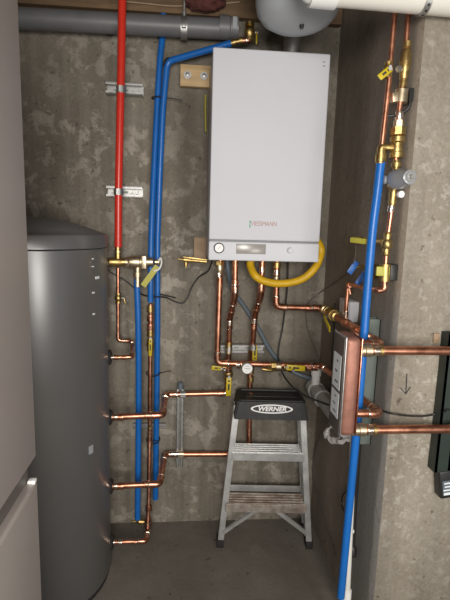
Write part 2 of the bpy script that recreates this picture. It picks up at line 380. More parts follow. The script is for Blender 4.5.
mb = MB(); mb.lathe(k0, (0, -1, 0), [(-0.002, 0.017), (0.003, 0.017), (0.003, 0.013), (0.014, 0.012), (0.016, 0.010)], 28); mb.build('knob', mPanel, bo)
mb = MB(); mb.lathe(k0+V((-0.024, 0, 0.004)), (0, -1, 0), [(-0.002, 0.004), (0.003, 0.004)], 12); mb.build('button', mSideG, bo)
p = at(263, 224, BF-0.0005)
text('VIESSMANN', 0.026, 'logo_lettering', mInkR, fc, p+V((0.004, 0, 0))-org[fc], sx=0.80)
q = at(250, 224, BF-0.0005)
mb = MB(); mb.box(q+V((0, 0, 0.008)), (0.005, 0.001, 0.013)); mb.box(q+V((0, 0, -0.008)), (0.005, 0.001, 0.013)); mb.build('logo_mark', mInkG, fc)
mb = MB(); mb.box(at(324, 62, BF-0.0003), (0.010, 0.001, 0.004)); mb.box(at(324, 66, BF-0.0003), (0.010, 0.001, 0.004)); mb.build('model_plate', mSeam, fc)

# flue stub above the boiler
t0 = at(292, 49, -0.2)
fl = thing('flue_pipe', 'short galvanised flue pipe rising from the top of the white boiler', 'flue', (t0.x, -0.2, BT))
mb = MB(); mb.lathe((t0.x, -0.2, BT-0.004), (0, 0, 1), [(0, 0.038), (0.55, 0.038)], 28); mb.build('pipe', mGal, fl)
mb = MB(); mb.lathe((t0.x, -0.2, BT-0.003), (0, 0, 1), [(0, 0.052), (0.012, 0.052), (0.015, 0.040), (0.05, 0.040)], 28); mb.build('collar', mGal, fl)

# ------------------------------------------------------------------ wooden mounting boards
def bolt(p, root, r=0.013):
    mb = MB(); mb.lathe(p, (0, -1, 0), [(0, r*1.35), (0.003, r*1.35), (0.003, r*0.8)], 20); b_ = mb.build('washer', mGal, root)
    mb = MB(); mb.lathe(V(p)+V((0, -0.003, 0)), (0, -1, 0), [(0, r*0.75), (0.008, r*0.75), (0.009, r*0.6)], 6); mb.build('bolt_head', mGal, b_)
c0 = at(202, 76, -0.04)
wb = thing('mounting_board', 'pale pine board with two bolts at the upper left of the white boiler', 'wooden board', (c0.x, 0, c0.z-0.05))
mb = MB(); mb.box((c0.x-0.005, -0.021, c0.z), (0.19, 0.036, 0.094), bev=0.003); mb.build('board', mPine, wb)
bolt((at(187.5, 75, -0.04)), wb); bolt((at(204, 76, -0.04)), wb)
c0 = at(199, 248, -0.02)
mb = MB(); mb.box((c0.x+0.005, -0.021, c0.z-0.005), (0.062, 0.036, 0.115), bev=0.003)
tag(mb.build('wooden_block', mBoard), 'small pale wood block on the wall at lower left of the boiler', 'wooden block')

# ------------------------------------------------------------------ generic plumbing
def run(name, label, pts, r, m=None, mf=None, cat='copper pipe', group=None, bend=None, coups=(), root=None, elbows=True, endcaps=()):
    m = m or mCu; mf = mf or mCuF
    pts = [V(p) for p in pts]
    if root is None: root = thing(name, label, cat, pts[0], group)
    R = bend or r*2.6
    mb = MB(); mb.tube(fillet(pts, R), r, 16); mb.build('pipe', m, root)
    if elbows:
        for i in range(1, len(pts)-1):
            a, b, c = pts[i-1], pts[i], pts[i+1]
            d1, d2 = (a-b), (c-b)
            if d1.normalized().dot(d2.normalized()) < -0.995: continue
            e = R + r*1.2
            l1, l2 = min(e, d1.length*0.5), min(e, d2.length*0.5)
            seq = fillet([b+d1.normalized()*l1, b, b+d2.normalized()*l2], R)
            mb = MB(); mb.tube(seq, r*1.16, 16); el = mb.build('elbow', mf, root)
            for (q, d) in ((seq[0], d1), (seq[-1], d2)):
                mb = MB(); mb.lathe(q-d.normalized()*r*0.35, d, [(0, r*1.15), (r*0.1, r*1.27), (r*0.45, r*1.25), (r*0.55, r*1.05)], 16)
                mb.build('solder_ring', mSolder, el)
    for (t0_, t1_, *mm) in coups:                      # couplings: (position, direction/length)
        coupling(root, t0_, t1_, r, mm[0] if mm else mf)
    return root
def coupling(root, p, d, r, m=None, L=None):
    L = L or r*3.4; d = V(d).normalized(); p = V(p)
    mb = MB(); mb.lathe(p-d*L/2, d, [(0, r*1.02), (0, r*1.22), (L*0.12, r*1.24), (L*0.14, r*1.15), (L*0.86, r*1.15), (L*0.88, r*1.24), (L, r*1.22), (L, r*1.02)], 18)
    return mb.build('coupling', m or mCuF, root)
def nut(root, p, d, r, L, m=None, seg=6, name='union_nut'):
    d = V(d).normalized(); p = V(p); mb = MB()
    mb.lathe(p-d*L/2, d, [(0, r*0.8), (L*0.1, r), (L*0.9, r), (L, r*0.8)], seg); return mb.build(name, m or mBrass, root)
def valve(root, p, d, r, stem, h0, h1, hm=None, body=None, wd=0.016, mark=True, L=None):
    """ball valve: body at p along d, stem towards `stem`, lever from h0 to h1"""
    d = V(d).normalized(); p = V(p); L = L or r*5.2
    mb = MB(); mb.lathe(p-d*L/2, d, [(0, r*1.1), (0, r*1.45), (L*0.18, r*1.45), (L*0.2, r*1.15), (L*0.32, r*1.55), (L*0.5, r*1.75), (L*0.68, r*1.55), (L*0.8, r*1.15), (L*0.82, r*1.45), (L, r*1.45), (L, r*1.1)], 16)
    b_ = mb.build('valve_body', body or mBrass, root)
    h0, h1 = V(h0), V(h1); ln = (h1-h0).normalized(); sd = V(stem).normalized()
    mb = MB(); mb.lathe(p, sd, [(0, r*0.55), ((h0-p).dot(sd)+0.003, r*0.5)], 10); mb.build('stem', mGal, b_)
    sideV = ln.cross(sd)
    mb = MB(); mb.obox(h0, h1, wd, 0.006, sideV, bev=0.002); hd = mb.build('handle', hm or mYel, root); tag(hd, None)
    if mark:
        mb = MB(); c = h0.lerp(h1, 0.5); mb.obox(h0.lerp(h1, 0.35)+sd*0.0033, h0.lerp(h1, 0.68)+sd*0.0033, wd*0.34, 0.0006, sideV); mb.obox(h0.lerp(h1, 0.14)+sd*0.0033, h0.lerp(h1, 0.22)+sd*0.0033, wd*0.4, 0.0006, sideV)
        mb.build('lettering', mInk, hd)
    nn = mb = MB(); mb.lathe(h0, sd, [(0, 0.006), (0.006, 0.006)], 6); mb.build('handle_nut', mGal, b_)
    return b_
def strut(name, label, a, b, out, wide, m, group=None, wd=0.041, dp=0.041, closed=False):
    """C-channel from a to b on a wall; out = direction away from the wall, wide = direction across"""
    a, b, out, wide = V(a), V(b), V(out).normalized(), V(wide).normalized(); t = 0.003
    o = thing(name, label, 'strut channel', (a+b)/2, group)
    mb = MB()
    mb.obox(a+out*t/2, b+out*t/2, wd, t, wide)
    for s_ in (-1, 1):
        mb.obox(a+out*dp/2+wide*s_*(wd/2-t/2), b+out*dp/2+wide*s_*(wd/2-t/2), t, dp, wide)
        mb.obox(a+out*(dp-t/2)+wide*s_*(wd/2-0.006), b+out*(dp-t/2)+wide*s_*(wd/2-0.006), 0.010, t, wide)
    if closed: mb.obox(a+out*(dp-t/2), b+out*(dp-t/2), wd, t, wide)
    mb.build('channel', m, o, smooth=False)
    if closed: return o
    d = (b-a).normalized(); L = (b-a).length; n = max(2, int(L/0.055))
    mb = MB()
    for k in range(n):
        c = a + d*(L*(k+0.5)/n) + out*(t+0.0004); mb.obox(c-d*0.013, c+d*0.013, 0.010, 0.0008, wide)
    mb.build('slots', mSlot if m is mGal else mGreenD, o, smooth=False)
    return o
def pipe_clamp(root, p, d, r, toward, m=None, L=0.028):
    d = V(d).normalized(); p = V(p); toward = V(toward).normalized(); mb = MB()
    mb.lathe(p-d*L/2, d, [(0, r*1.03), (0, r+0.004), (L, r+0.004), (L, r*1.03)], 20)
    mb.obox(p+toward*(r+0.002), p+toward*(r+0.020), L*0.9, 0.006, d)
    mb.obox(p-toward*(r+0.002), p-toward*(r+0.013), L*0.9, 0.010, d)
    return mb.build('pipe_clamp', m or mGal, root)

RP = 0.0143          # one inch copper
# ------------------------------------------------------------------ overhead grey pipe
GY = -0.085
ga_, gb_ = at(-12, 15, GY), at(229, 28, GY)
zc = (ga_.z+gb_.z)/2
gp = thing('drain_pipe', 'dark grey plastic pipe running along the wall just below the ceiling', 'pipe', (ga_.x, GY, zc))
mb = MB(); mb.lathe((ga_.x-0.4, GY, ga_.z-0.01), V((gb_.x, GY, gb_.z))-V((ga_.x, GY, ga_.z)), [(0, 0.043), (gb_.x-ga_.x+0.37, 0.043)], 32); mb.build('pipe', mGreyP, gp)
mb = MB(); mb.lathe((gb_.x-0.045, GY, gb_.z), (1, 0, 0), [(0, 0.045), (0, 0.050), (0.045, 0.050), (0.05, 0.046), (0.085, 0.046), (0.085, 0.02)], 32); mb.build('end_coupling', mGreyP, gp)
mb = MB(); mb.box((gb_.x+0.022, GY-0.047, gb_.z+0.004), (0.02, 0.003, 0.05)); mb.build('paper_label', mExp, gp)
h = at(184, 28, GY)
ph = thing('pipe_hanger', 'steel pipe clamp on a threaded rod holding the grey overhead pipe', 'pipe hanger', (h.x, GY, h.z))
mb = MB(); mb.lathe((h.x-0.014, GY, h.z-0.001), (1, 0, 0), [(0, 0.0435), (0, 0.047), (0.028, 0.047), (0.028, 0.0435)], 32); mb.build('clamp_band', mGal, ph)
mb = MB(); mb.obox((h.x, GY-0.046, h.z-0.01), (h.x, GY-0.062, h.z-0.01), 0.02, 0.02, (1, 0, 0), 0.002); mb.build('clamp_lug', mGal, ph)
mb = MB(); mb.lathe((h.x, GY, h.z+0.045), (0, 0, 1), [(0, 0.010), (0.02, 0.010), (0.02, 0.006), (0.36, 0.006)], 12); mb.build('threaded_rod', mGal, ph)

# maroon cloth stuffed at the rim board
cc = at(205, 3, -0.10)
mb = MB(); bmesh.ops.create_icosphere(mb.bm, subdivisions=4, radius=1.0)
for v in mb.bm.verts:
    n_ = 1 + 0.28*mnoise.noise(v.co*2.3) + 0.12*mnoise.noise(v.co*6)
    v.co = V((v.co.x*0.085*n_, v.co.y*0.045*n_, v.co.z*0.040*n_)) + V((cc.x, -0.085, 2.575))
tag(mb.build('stuffed_cloth', mMar), 'crumpled maroon cloth stuffed above the grey overhead pipe', 'cloth')
# thin wire along the joists
wpts = spline([at(120, 1, -0.05), at(150, 4, -0.05), at(172, 6, -0.05), at(205, 5, -0.05), at(240, 2, -0.05)])
mb = MB(); mb.tube(wpts, 0.003, 8); tag(mb.build('pale_wire', mBoard), 'thin pale wire along the wooden rim board at the ceiling', 'wire')

# ------------------------------------------------------------------ blue pipes (left group)
def pex(name, label, pts, r, m, group=None, cat='plastic pipe', n=8):
    mb = MB(); mb.tube(spline(pts, n), r, 16); return tag(mb.build(name, m), label, cat, group)
yb = -0.021
bp1 = [at(163.5, -6, yb), at(163, 30, yb), at(160, 60, yb-0.004), at(157, 110, yb-0.004), at(154, 170, -0.04), at(151.5, 230, -0.075), at(150.7, 275, -0.1), at(150.5, 302, -0.1)]
pex('blue_pipe', 'blue plastic pipe from the ceiling ending at the copper valve beside the tank', bp1, 0.0143, mBlue, 'blue pipes beside the tank')
bp2 = thing('blue_pipe', 'blue plastic pipe turning sideways at its top behind the white boiler corner', 'plastic pipe', at(156, 499, -0.03), 'blue pipes beside the tank')
mb = MB(); mb.tube(fillet([at(236, 42, -0.15), at(167.3, 61.5, -0.06), at(162.8, 110, -0.05), at(160, 170, -0.042), at(157.5, 240, -0.03), at(157.5, 330, -0.03), at(156.5, 420, -0.03), at(155.5, 499, -0.03)], 0.03), 0.0143, 16); mb.build('pipe', mBlue, bp2)
mb = MB(); mb.tube(fillet([at(170, 60.7, -0.055), at(167.3, 61.5, -0.055), at(166.8, 67, -0.055)], 0.02), 0.0165, 16); mb.build('elbow', mRub, bp2)
mb = MB(); mb.lathe(at(231.5, 43.2, -0.145), at(240, 41, -0.155)-at(231.5, 43.2, -0.145), [(0, 0.0155), (0.02, 0.0155), (0.02, 0.012), (0.035, 0.012), (0.035, 0.017), (0.05, 0.017)], 14); mb.build('brass_fitting', mBrass, bp2)
sp_ = at(249, 48, -0.06)
sv = run('copper_stub', 'dark copper stub with small valve behind the top of the boiler', [at(242, 41, -0.16), at(249, 40, -0.16), at(249.5, 22, -0.16)], 0.0143)
valve(sv, at(249.5, 32, -0.16), (0, 0, 1), 0.0143, (1, 0, 0), at(249.5, 32, -0.16)+V((0.03, 0, 0)), at(249.5, 44, -0.16)+V((0.03, 0, 0)))

def tie(label, px0, py0, px1, py1, y, group='black cable ties on the blue pipes', ring=None):
    o = thing('cable_tie', label, 'cable tie', at(px0, py0, y), group)
    mb = MB(); mb.tube(spline([at(px0, py0, y), at((px0+px1)/2, (py0+py1)/2-0.5, y-0.008), at(px1, py1, y-0.012)]), 0.0022, 6); mb.build('tail', mBlack, o)
    cx, cy_, wd, dp = ring
    mb = MB(); c = at(cx, cy_, y); k = 24
    mb.tube([c+V((wd*cos(2*pi*i/k), 0.018+dp*sin(2*pi*i/k), 0)) for i in range(k)]+[c+V((wd, 0.018, 0))], 0.0028, 6); mb.build('loop', mBlack, o)
tie('black cable tie with long tail high on the paired blue pipes', 164, 97.5, 182, 100.5, -0.05, ring=(159, 97, 0.034, 0.028))
tie('black cable tie on the blue pipe below the yellow lever', 158, 374, 171, 371, -0.05, ring=(153, 374, 0.034, 0.055))
tie('lowest black cable tie joining copper pipe to blue pipe', 150, 441, 158, 441, -0.05, ring=(153, 441, 0.034, 0.055))

# ------------------------------------------------------------------ red pipe and its two struts
yr = -0.15
pex('red_pipe', 'bright red plastic pipe running from the ceiling down to the brass mixing valve', [at(122.3, -8, yr), at(121.3, 60, yr), at(119.8, 130, yr), at(118.6, 190, yr), at(118.2, 247, yr)], 0.0172, mRed)
for (px, py, lb) in ((125, 90, 'upper short steel strut channel holding the red pipe'), (125, 192, 'lower short steel strut channel holding the red pipe')):
    c = at(px, py, -0.02)
    so = strut('strut_channel', lb, (c.x-0.083, 0, c.z), (c.x+0.083, 0, c.z), (0, -1, 0), (0, 0, 1), mGal, 'short struts behind the red pipe', wd=0.05, dp=0.05)
    pc = at(121 if py < 100 else 118.5, py, yr)
    pipe_clamp(so, pc, (0, 0, 1), 0.0172, (0, 1, 0))
    mb = MB(); mb.obox((pc.x, -0.128, c.z), (pc.x, -0.004, c.z), 0.012, 0.012); mb.build('clamp_post', mGal, so)
    for (dx, rr_) in ((0.055, 0.015), (0.028, 0.011), (-0.06, 0.012)):
        mb = MB(); mb.lathe((c.x+dx, -0.004, c.z), (0, -1, 0), [(0, rr_), (0.004, rr_), (0.004, rr_*0.7), (0.012, rr_*0.6)], 6); mb.build('anchor_bolt', mGal, so)

# ------------------------------------------------------------------ mixing valve
my = -0.15
m0, m1 = at(104, 262, my), at(161, 262, my)
mv = thing('mixing_valve', 'brass mixing valve assembly under the red pipe at the top of the tank', 'valve', at(132, 262, my))
ax = m1-m0; zL = ax.length
def al(px): return at(px, 262, my)
mb = MB(); mb.lathe(al(96), ax, [(0, 0.009), (0.06, 0.009)], 14); mb.build('nipple', mSolder, mv)
nut(mv, al(107), ax, 0.018, 0.024, mBrassP)
mb = MB(); mb.lathe(al(109), ax, [(0, 0.014), (0.004, 0.022), (0.05, 0.022), (0.054, 0.019), (0.075, 0.019), (0.08, 0.014)], 16)
mb.lathe(al(118)+V((0, 0, -0.004)), (0, 0, 1), [(0, 0.015), (0.05, 0.015), (0.05, 0.019), (0.056, 0.019), (0.056, 0.0135), (0.088, 0.0135)], 16); mb.build('tee', mBrass, mv)
mb = MB(); mb.lathe(at(118.2, 252, my), (0, 0, 1), [(0, 0.021), (0.004, 0.021)], 20); mb.build('flange', mBrassP, mv)
mb = MB(); mb.lathe(al(125.5), ax, [(0, 0.014), (0.0, 0.023), (0.012, 0.023), (0.014, 0.018), (0.02, 0.028), (0.05, 0.031), (0.066, 0.028), (0.07, 0.033), (0.078, 0.033), (0.08, 0.023), (0.125, 0.022), (0.125, 0.014)], 18); mb.build('mixing_body', mBrassP, mv)
mb = MB(); mb.obox(at(144.3, 255.5, my-0.01), at(144.3, 268.5, my-0.01), 0.022, 0.05, bev=0.003); mb.build('adjuster_ring', mBrassP, mv)
nut(mv, al(128.5), ax, 0.024, 0.018, mBrassP)
mb = MB(); mb.lathe(at(137.5, 263, my), (0, 0, -1), [(0, 0.017), (0.04, 0.016), (0.042, 0.02), (0.062, 0.02), (0.064, 0.0155), (0.11, 0.0155)], 16); mb.build('branch', mBrassP, mv)
mb = MB(); mb.lathe(al(155), ax, [(0, 0.014), (0.02, 0.014), (0.026, 0.010), (0.03, 0.006)], 14); mb.build('end_plug', mBrassP, mv)
mb = MB(); mb.obox(at(157.5, 266, my-0.03), at(143, 286, my-0.03), 0.026, 0.001, (1, 0, 0.8)); o = mb.build('tag', mTag, mv); tag(o, 'yellow paper tag')
mb = MB(); mb.tube(spline([at(154, 271, my-0.031), at(159, 269, my-0.03), at(161.5, 263, my-0.028), at(160.5, 258, my-0.02), at(158.5, 261, my-0.012)]), 0.004, 8); tag(mb.build('tag_strap', mPVCw, o), 'white plastic strap')
# left blue pipe under it
pex('blue_pipe', 'blue plastic pipe hanging straight down from the brass mixing valve', [at(136.8, 279, my), at(138.3, 330, my), at(138.6, 400, my), at(138.2, 460, my), at(137.6, 519, my)], 0.0143, mBlue, 'blue pipes beside the tank')

# copper bypass from the mixing valve to the tank's top port
cb = run('copper_pipe', 'thin copper pipe dropping from the mixing valve and turning back to the tank', [at(118, 268, -0.13), at(118, 340.5, -0.13), at(132, 341, -0.13), at(132.5, 357, -0.29), at(107, 357.5, -0.30)], 0.0085)
valve(cb, at(118.3, 298, -0.13), (0, 0, 1), 0.0095, (1, 0, 0), at(124, 298, -0.13), at(125.5, 305, -0.13), hm=mBrass, mark=False, wd=0.012)
for px in (112, 117, 124): coupling(cb, at(px, 357.4, -0.30), (1, 0, 0), 0.0095, mSolder if px == 112 else mCuF, 0.02)
# vertical copper under the first blue pipe, down to the lowest tank port
yc = -0.1
cv = run('copper_pipe', 'tall copper pipe with a yellow lever, standing between the blue pipes', [at(150.5, 304, yc), at(150.2, 360, yc), at(149.6, 440, yc), at(148.6, 505, yc-0.06), at(147.5, 531, -0.19), at(146.5, 541, -0.30), at(106.5, 542.5, -0.30)], 0.0105)
valve(cv, at(150.4, 345, yc), (0, 0, 1), 0.0115, (0, -1, 0), at(150.6, 338, yc-0.03), at(150.2, 356, yc-0.03))
for py in (309, 318, 327, 333): coupling(cv, at(150.4, py, yc), (0, 0, 1), 0.0145, mBrass if py in (309, 333) else mCuF, 0.03)
nut(cv, at(148.8, 508, yc-0.06), (0, 0, 1), 0.018, 0.03, mCuF, 14, 'tee'); nut(cv, at(148, 522, -0.16), (0, 0, 1), 0.019, 0.05, mCuF, 14, 'tee')
nut(cv, at(147.4, 533, -0.2), (0, 0, 1), 0.016, 0.03, mSolder, 12, 'coupling')
for px in (113, 120): coupling(cv, at(px, 542.3, -0.30), (1, 0, 0), 0.011, mSolder, 0.02)
coupling(cv, at(138, 541.6, -0.30), (1, 0, 0), 0.0105)
mb = MB(); mb.lathe(at(149, 522, -0.152), at(128, 521, -0.152)-at(149, 522, -0.152), [(0, 0.010), (0.03, 0.010), (0.03, 0.015), (0.05, 0.015), (0.055, 0.010), (0.07, 0.008), (0.09, 0.004)], 14); mb.build('drain_branch', mBrass, cv)
nut(cv, at(150.5, 427.5, -0.155), (0, -1, 0), 0.008, 0.02, mBrass, 10, 'air_vent')

# supply and return copper from tank to boiler
yw = -0.048
def back(p, y): return V((p.x, y, p.z))
e1 = at(163, 415, -0.30)
s1 = run('copper_pipe', 'upper thick copper pipe from the tank, stepping back to the wall', [at(106, 417.3, -0.30), e1, V((e1.x, yw, at(180, 394.5, yw).z)), at(226, 393, yw)], RP, coups=((at(112, 417, -0.3), (1, 0, 0), mSolder), (at(118, 417, -0.3), (1, 0, 0)), (at(150, 415.5, -0.3), (1, 0, 0)), (at(173, 394.5, yw), (1, 0, 0), mSolder), (at(220, 393.3, yw), (1, 0, 0))))
e2 = at(160, 484, -0.30)
s2 = run('copper_pipe', 'lower thick copper pipe from the tank, passing behind the ladder', [at(106, 486.3, -0.30), e2, V((e2.x+0.01, yw, at(180, 454, yw).z)), at(249, 454, yw), at(250, 372, yw)], RP, coups=((at(112, 486, -0.3), (1, 0, 0), mSolder), (at(118, 486, -0.3), (1, 0, 0)), (at(150, 484.3, -0.3), (1, 0, 0)), (at(174, 454, yw), (1, 0, 0), mSolder)))
c1_, c2_ = at(180.5, 386, 0), at(180.5, 464, 0)
so = strut('strut_channel', 'upright steel strut channel clamping two copper pipes beside the ladder', (c1_.x, 0, c1_.z), (c1_.x, 0, c2_.z), (0, -1, 0), (1, 0, 0), mGal, wd=0.036)
pipe_clamp(so, at(183, 394.4, yw), (1, 0, 0), RP, (0, 1, 0)); pipe_clamp(so, at(181, 454, yw), (1, 0, 0), RP, (0, 1, 0), mBrassP)
mb = MB(); mb.lathe((c1_.x, -0.058, c1_.z+0.005), (0, 0, 1), [(0, 0.014), (0.03, 0.014), (0.035, 0.009)], 14); mb.build('end_bolt', mHose, so)
# small strut rail behind the tank pipes
c3_ = at(133, 425, 0); c4_ = at(166, 425, 0)
strut('strut_channel', 'steel strut channel behind the blue pipes near the upper tank pipe', (c3_.x, 0, c3_.z), (c4_.x, 0, c4_.z), (0, -1, 0), (0, 0, 1), mGal, wd=0.03, dp=0.012)

# ------------------------------------------------------------------ pipes under the boiler
yp = -0.2
# P1: leftmost, turns right along the wall to the heat exchanger
HXb = V((0.60, -0.86, 0.985)); HXt = V((0.60, -0.86, 1.228))
el1 = at(326, 369, yp)
p1 = run('copper_pipe', 'leftmost copper pipe under the boiler, elbowing right past the dial gauge', [at(220.3, 259, yp), at(217, 363, yp), V((0.665, yp, at(300, 366, yp).z)), V((0.665, -0.86, 0.985)), V((0.585, -0.86, 0.985))], RP)
nut(p1, at(219.7, 268, yp), (0, 0, 1), 0.018, 0.05, mBrassP, 18, 'connector'); nut(p1, at(219.5, 263, yp), (0, 0, 1), 0.021, 0.022, mBrass)
coupling(p1, at(219, 275, yp), (0, 0, 1), RP, mSolder, 0.022)
for px in (238, 243): coupling(p1, at(px, 364.5, yp), (1, 0, 0), RP, mSolder, 0.018)
g1 = at(247, 368, yp-0.055)
mb = MB(); mb.lathe(g1, (0, -1, 0), [(-0.04, 0.007), (-0.004, 0.007), (-0.004, 0.027), (0.012, 0.027), (0.014, 0.024), (0.010, 0.023)], 28); gg = mb.build('dial_gauge', mGal, p1)
mb = MB(); mb.lathe(g1+V((0, -0.0095, 0)), (0, -1, 0), [(0, 0.0232), (0.001, 0.0232)], 28); mb.build('dial', mLogoW, gg)
mb = MB(); mb.obox(g1+V((-0.012, -0.0112, 0.002)), g1+V((0.012, -0.0112, -0.001)), 0.003, 0.0008, (0, 1, 0)); mb.obox(g1+V((-0.008, -0.0112, 0.012)), g1+V((0.008, -0.0112, 0.012)), 0.002, 0.0008, (0, 1, 0)); mb.build('needle', mInk, gg)
zP = at(275, 366, yp)
nut(p1, at(268, 366, yp), (1, 0, 0), 0.019, 0.022, mBrass); nut(p1, at(273, 366, yp), (1, 0, 0), 0.025, 0.028, mBrass, 8)
nut(p1, at(278, 366.5, yp), (1, 0, 0), 0.022, 0.03, mBrassP, 16, 'connector')
valve(p1, at(291, 367, yp), (1, 0, 0), RP, (0, -1, 0), at(286.5, 367.3, yp-0.045), at(305, 368.5, yp-0.045), wd=0.027)
for px in (309, 315): coupling(p1, at(px, 367.5, yp), (1, 0, 0), RP, mCuF, 0.024)
mb = MB(); mb.lathe(at(262, 369, yp-0.01), at(274, 371, yp-0.01)-at(262, 369, yp-0.01), [(0, 0.005), (0.02, 0.009), (0.05, 0.007), (0.06, 0.003)], 10); mb.build('drain_cock', mBrass, p1)
# P2
p2 = run('copper_pipe', 'second copper pipe under the boiler, with a dogleg and hanging yellow lever', [at(235.3, 259, yp), at(234.8, 296, yp), at(229.6, 318, -0.11), at(228, 378, yw), at(227.3, 393, yw), at(222, 393.2, yw)], RP)
for (px, py, y, m_) in ((235, 283, yp, mCuF), (235, 290, yp, mSolder), (229.4, 323, -0.11, mSolder), (228.8, 345, -0.1, mBrass), (228.6, 351, -0.1, mBrassP)): coupling(p2, at(px, py, y), (0, 0, 1), RP, m_, 0.026)
valve(p2, at(228.3, 374, yw), (0, 0, 1), RP, (0, -1, 0), at(229.0, 377.5, yw-0.05), at(228.3, 396, yw-0.05), wd=0.026)
valve(p2, at(224, 367.5, yw), (1, 0, 0), 0.011, (0, -1, 0), at(221.5, 368.5, yw-0.04), at(211.5, 367.5, yw-0.04), wd=0.022)
# P3
p3 = run('copper_pipe', 'third copper pipe under the boiler, its dogleg behind the yellow hose', [at(262.4, 259, yp), at(261, 294, yp), at(254.5, 316, -0.11), at(251.2, 372, yw)], RP)
for (px, py, y, m_) in ((262, 270, yp, mSolder), (261.3, 288, yp, mCuF), (254.3, 321, -0.11, mSolder), (253.8, 327, -0.11, mCuF), (251, 371, yw, mBrass), (250.6, 379, yw, mBrass)): coupling(p3, at(px, py, y), (0, 0, 1), RP, m_, 0.026)
valve(p3, at(252.6, 352, yw), (0, 0, 1), RP, (0, -1, 0), at(254.6, 361, yw-0.05), at(254.8, 345, yw-0.05), wd=0.024)
# P4
p4 = run('copper_pipe', 'rightmost copper pipe under the boiler, elbowing right to the corner valve', [at(277, 259, yp), at(276, 307, yp), V((0.648, yp, at(310, 308, yp).z)), V((0.648, -0.86, 1.228)), V((0.585, -0.86, 1.228))], RP)
nut(p4, at(276.8, 265, yp), (0, 0, 1), 0.019, 0.03, mBrass, 14, 'connector'); coupling(p4, at(276.6, 273, yp), (0, 0, 1), RP, mSolder, 0.025); nut(p4, at(276.4, 278, yp), (0, 0, 1), 0.018, 0.02, mBrassP, 14, 'union_nut')
for px in (309, 316): coupling(p4, at(px, 308, yp), (1, 0, 0), RP, mCuF, 0.024)
vz = at(310, 308, yp).z
def al4(t): return V((0.648, yp, vz)).lerp(V((0.648, -0.86, 1.228)), t)
d4 = al4(1)-al4(0)
valve(p4, al4(0.2), d4, RP*1.2, (-0.75, -0.55, -0.35), al4(0.18)+V((-0.034, -0.024, -0.018)), al4(0.30)+V((-0.034, -0.035, -0.050)), wd=0.03)
nut(p4, al4(0.06), d4, 0.023, 0.03, mBrass, 8); nut(p4, al4(0.3), d4, 0.022, 0.03, mBrass, 8)
nut(p4, al4(0.5), d4, 0.0185, 0.06, mCuF, 16, 'tee'); coupling(p4, al4(0.68), d4, RP, mCuF); coupling(p4, al4(0.85), d4, RP, mSolder)
# strut behind
c5 = at(220, 347, 0); c6 = at(263, 347, 0)
so = strut('strut_channel', 'level steel strut channel behind two copper pipes under the boiler', (c5.x, 0, c5.z), (c6.x, 0, c6.z), (0, -1, 0), (0, 0, 1), mGal, wd=0.044)
pipe_clamp(so, at(228.7, 348, -0.09), (0, 0, 1), RP, (0, 1, 0)); pipe_clamp(so, at(253, 347, -0.09), (0, 0, 1), RP, (0, 1, 0))

# drain cock to the left of the boiler
dv = thing('drain_cock', 'brass drain cock sticking out left below the boiler', 'valve', at(192, 261, -0.28))
pA, pB = at(178, 259, -0.28), at(209, 262, -0.28); dd = pB-pA
mb = MB(); mb.lathe(pA, dd, [(0, 0.004), (0.02, 0.006), (0.024, 0.012), (0.05, 0.013), (0.06, 0.009), (0.085, 0.009), (0.09, 0.008), (0.125, 0.008)], 14); mb.build('body', mBrass, dv)
mb = MB(); mb.lathe(at(186, 262, -0.285), (0, 0, -1), [(0, 0.008), (0.016, 0.008), (0.018, 0.005), (0.024, 0.005)], 12); mb.build('spout', mBrass, dv)
mb = MB(); mb.obox(at(183, 257, -0.29), at(207, 260, -0.29), 0.006, 0.006, (0, 0, 1), 0.001); mb.build('lever', mBrass, dv)

# yellow gas hose
yg = -0.27
hp = [at(250.5, 259, -0.22), at(250.5, 266, -0.23), at(255, 275.5, yg), at(264, 281, yg), at(277, 283.5, yg), at(291, 282.5, yg), at(304, 278, yg), at(314, 269, yg), at(319, 260, -0.26), at(321, 249, -0.27), V((0.588, -0.23, 1.555)), V((0.585, -0.13, 1.60)), V((0.585, -0.07, 1.70)), V((0.585, -0.05, 1.95))]
gh = thing('gas_hose', 'yellow flexible gas hose looping under the boiler and up its right side', 'hose', hp[4])
mb = MB(); mb.tube(spline(hp, 10), 0.0172, 18); mb.build('hose', mGas, gh)
mb = MB(); mb.lathe(hp[0]+V((0, 0, -0.012)), (0, 0, 1), [(0, 0.02), (0.02, 0.02), (0.02, 0.014), (0.03, 0.014)], 6); mb.build('hose_nut', mBrass, gh)
# yellow ribbon down the left of the boiler
mb = MB(); mb.tube(spline([at(205.5, 95, -0.05), at(205.3, 110, -0.05), at(205.8, 132, -0.05)]), 0.004, 8)
tag(mb.build('yellow_cord', mTag), 'short yellow cord hanging beside the upper left of the boiler', 'cord')
# condensate hose
hs = [at(227, 256, -0.12), at(228.5, 272, -0.12), at(233, 290, -0.06), at(244, 306, -0.03), at(258, 328, -0.025), at(270, 350, -0.025), at(284, 366, -0.03), at(298, 374, -0.04), at(310, 378.5, -0.07), at(316, 384, -0.12), at(316.5, 391, -0.14)]
mb = MB(); mb.tube(spline(hs), 0.0115, 14); tag(mb.build('drain_hose', mHose), 'slate grey drain hose slanting across the wall under the boiler', 'hose')

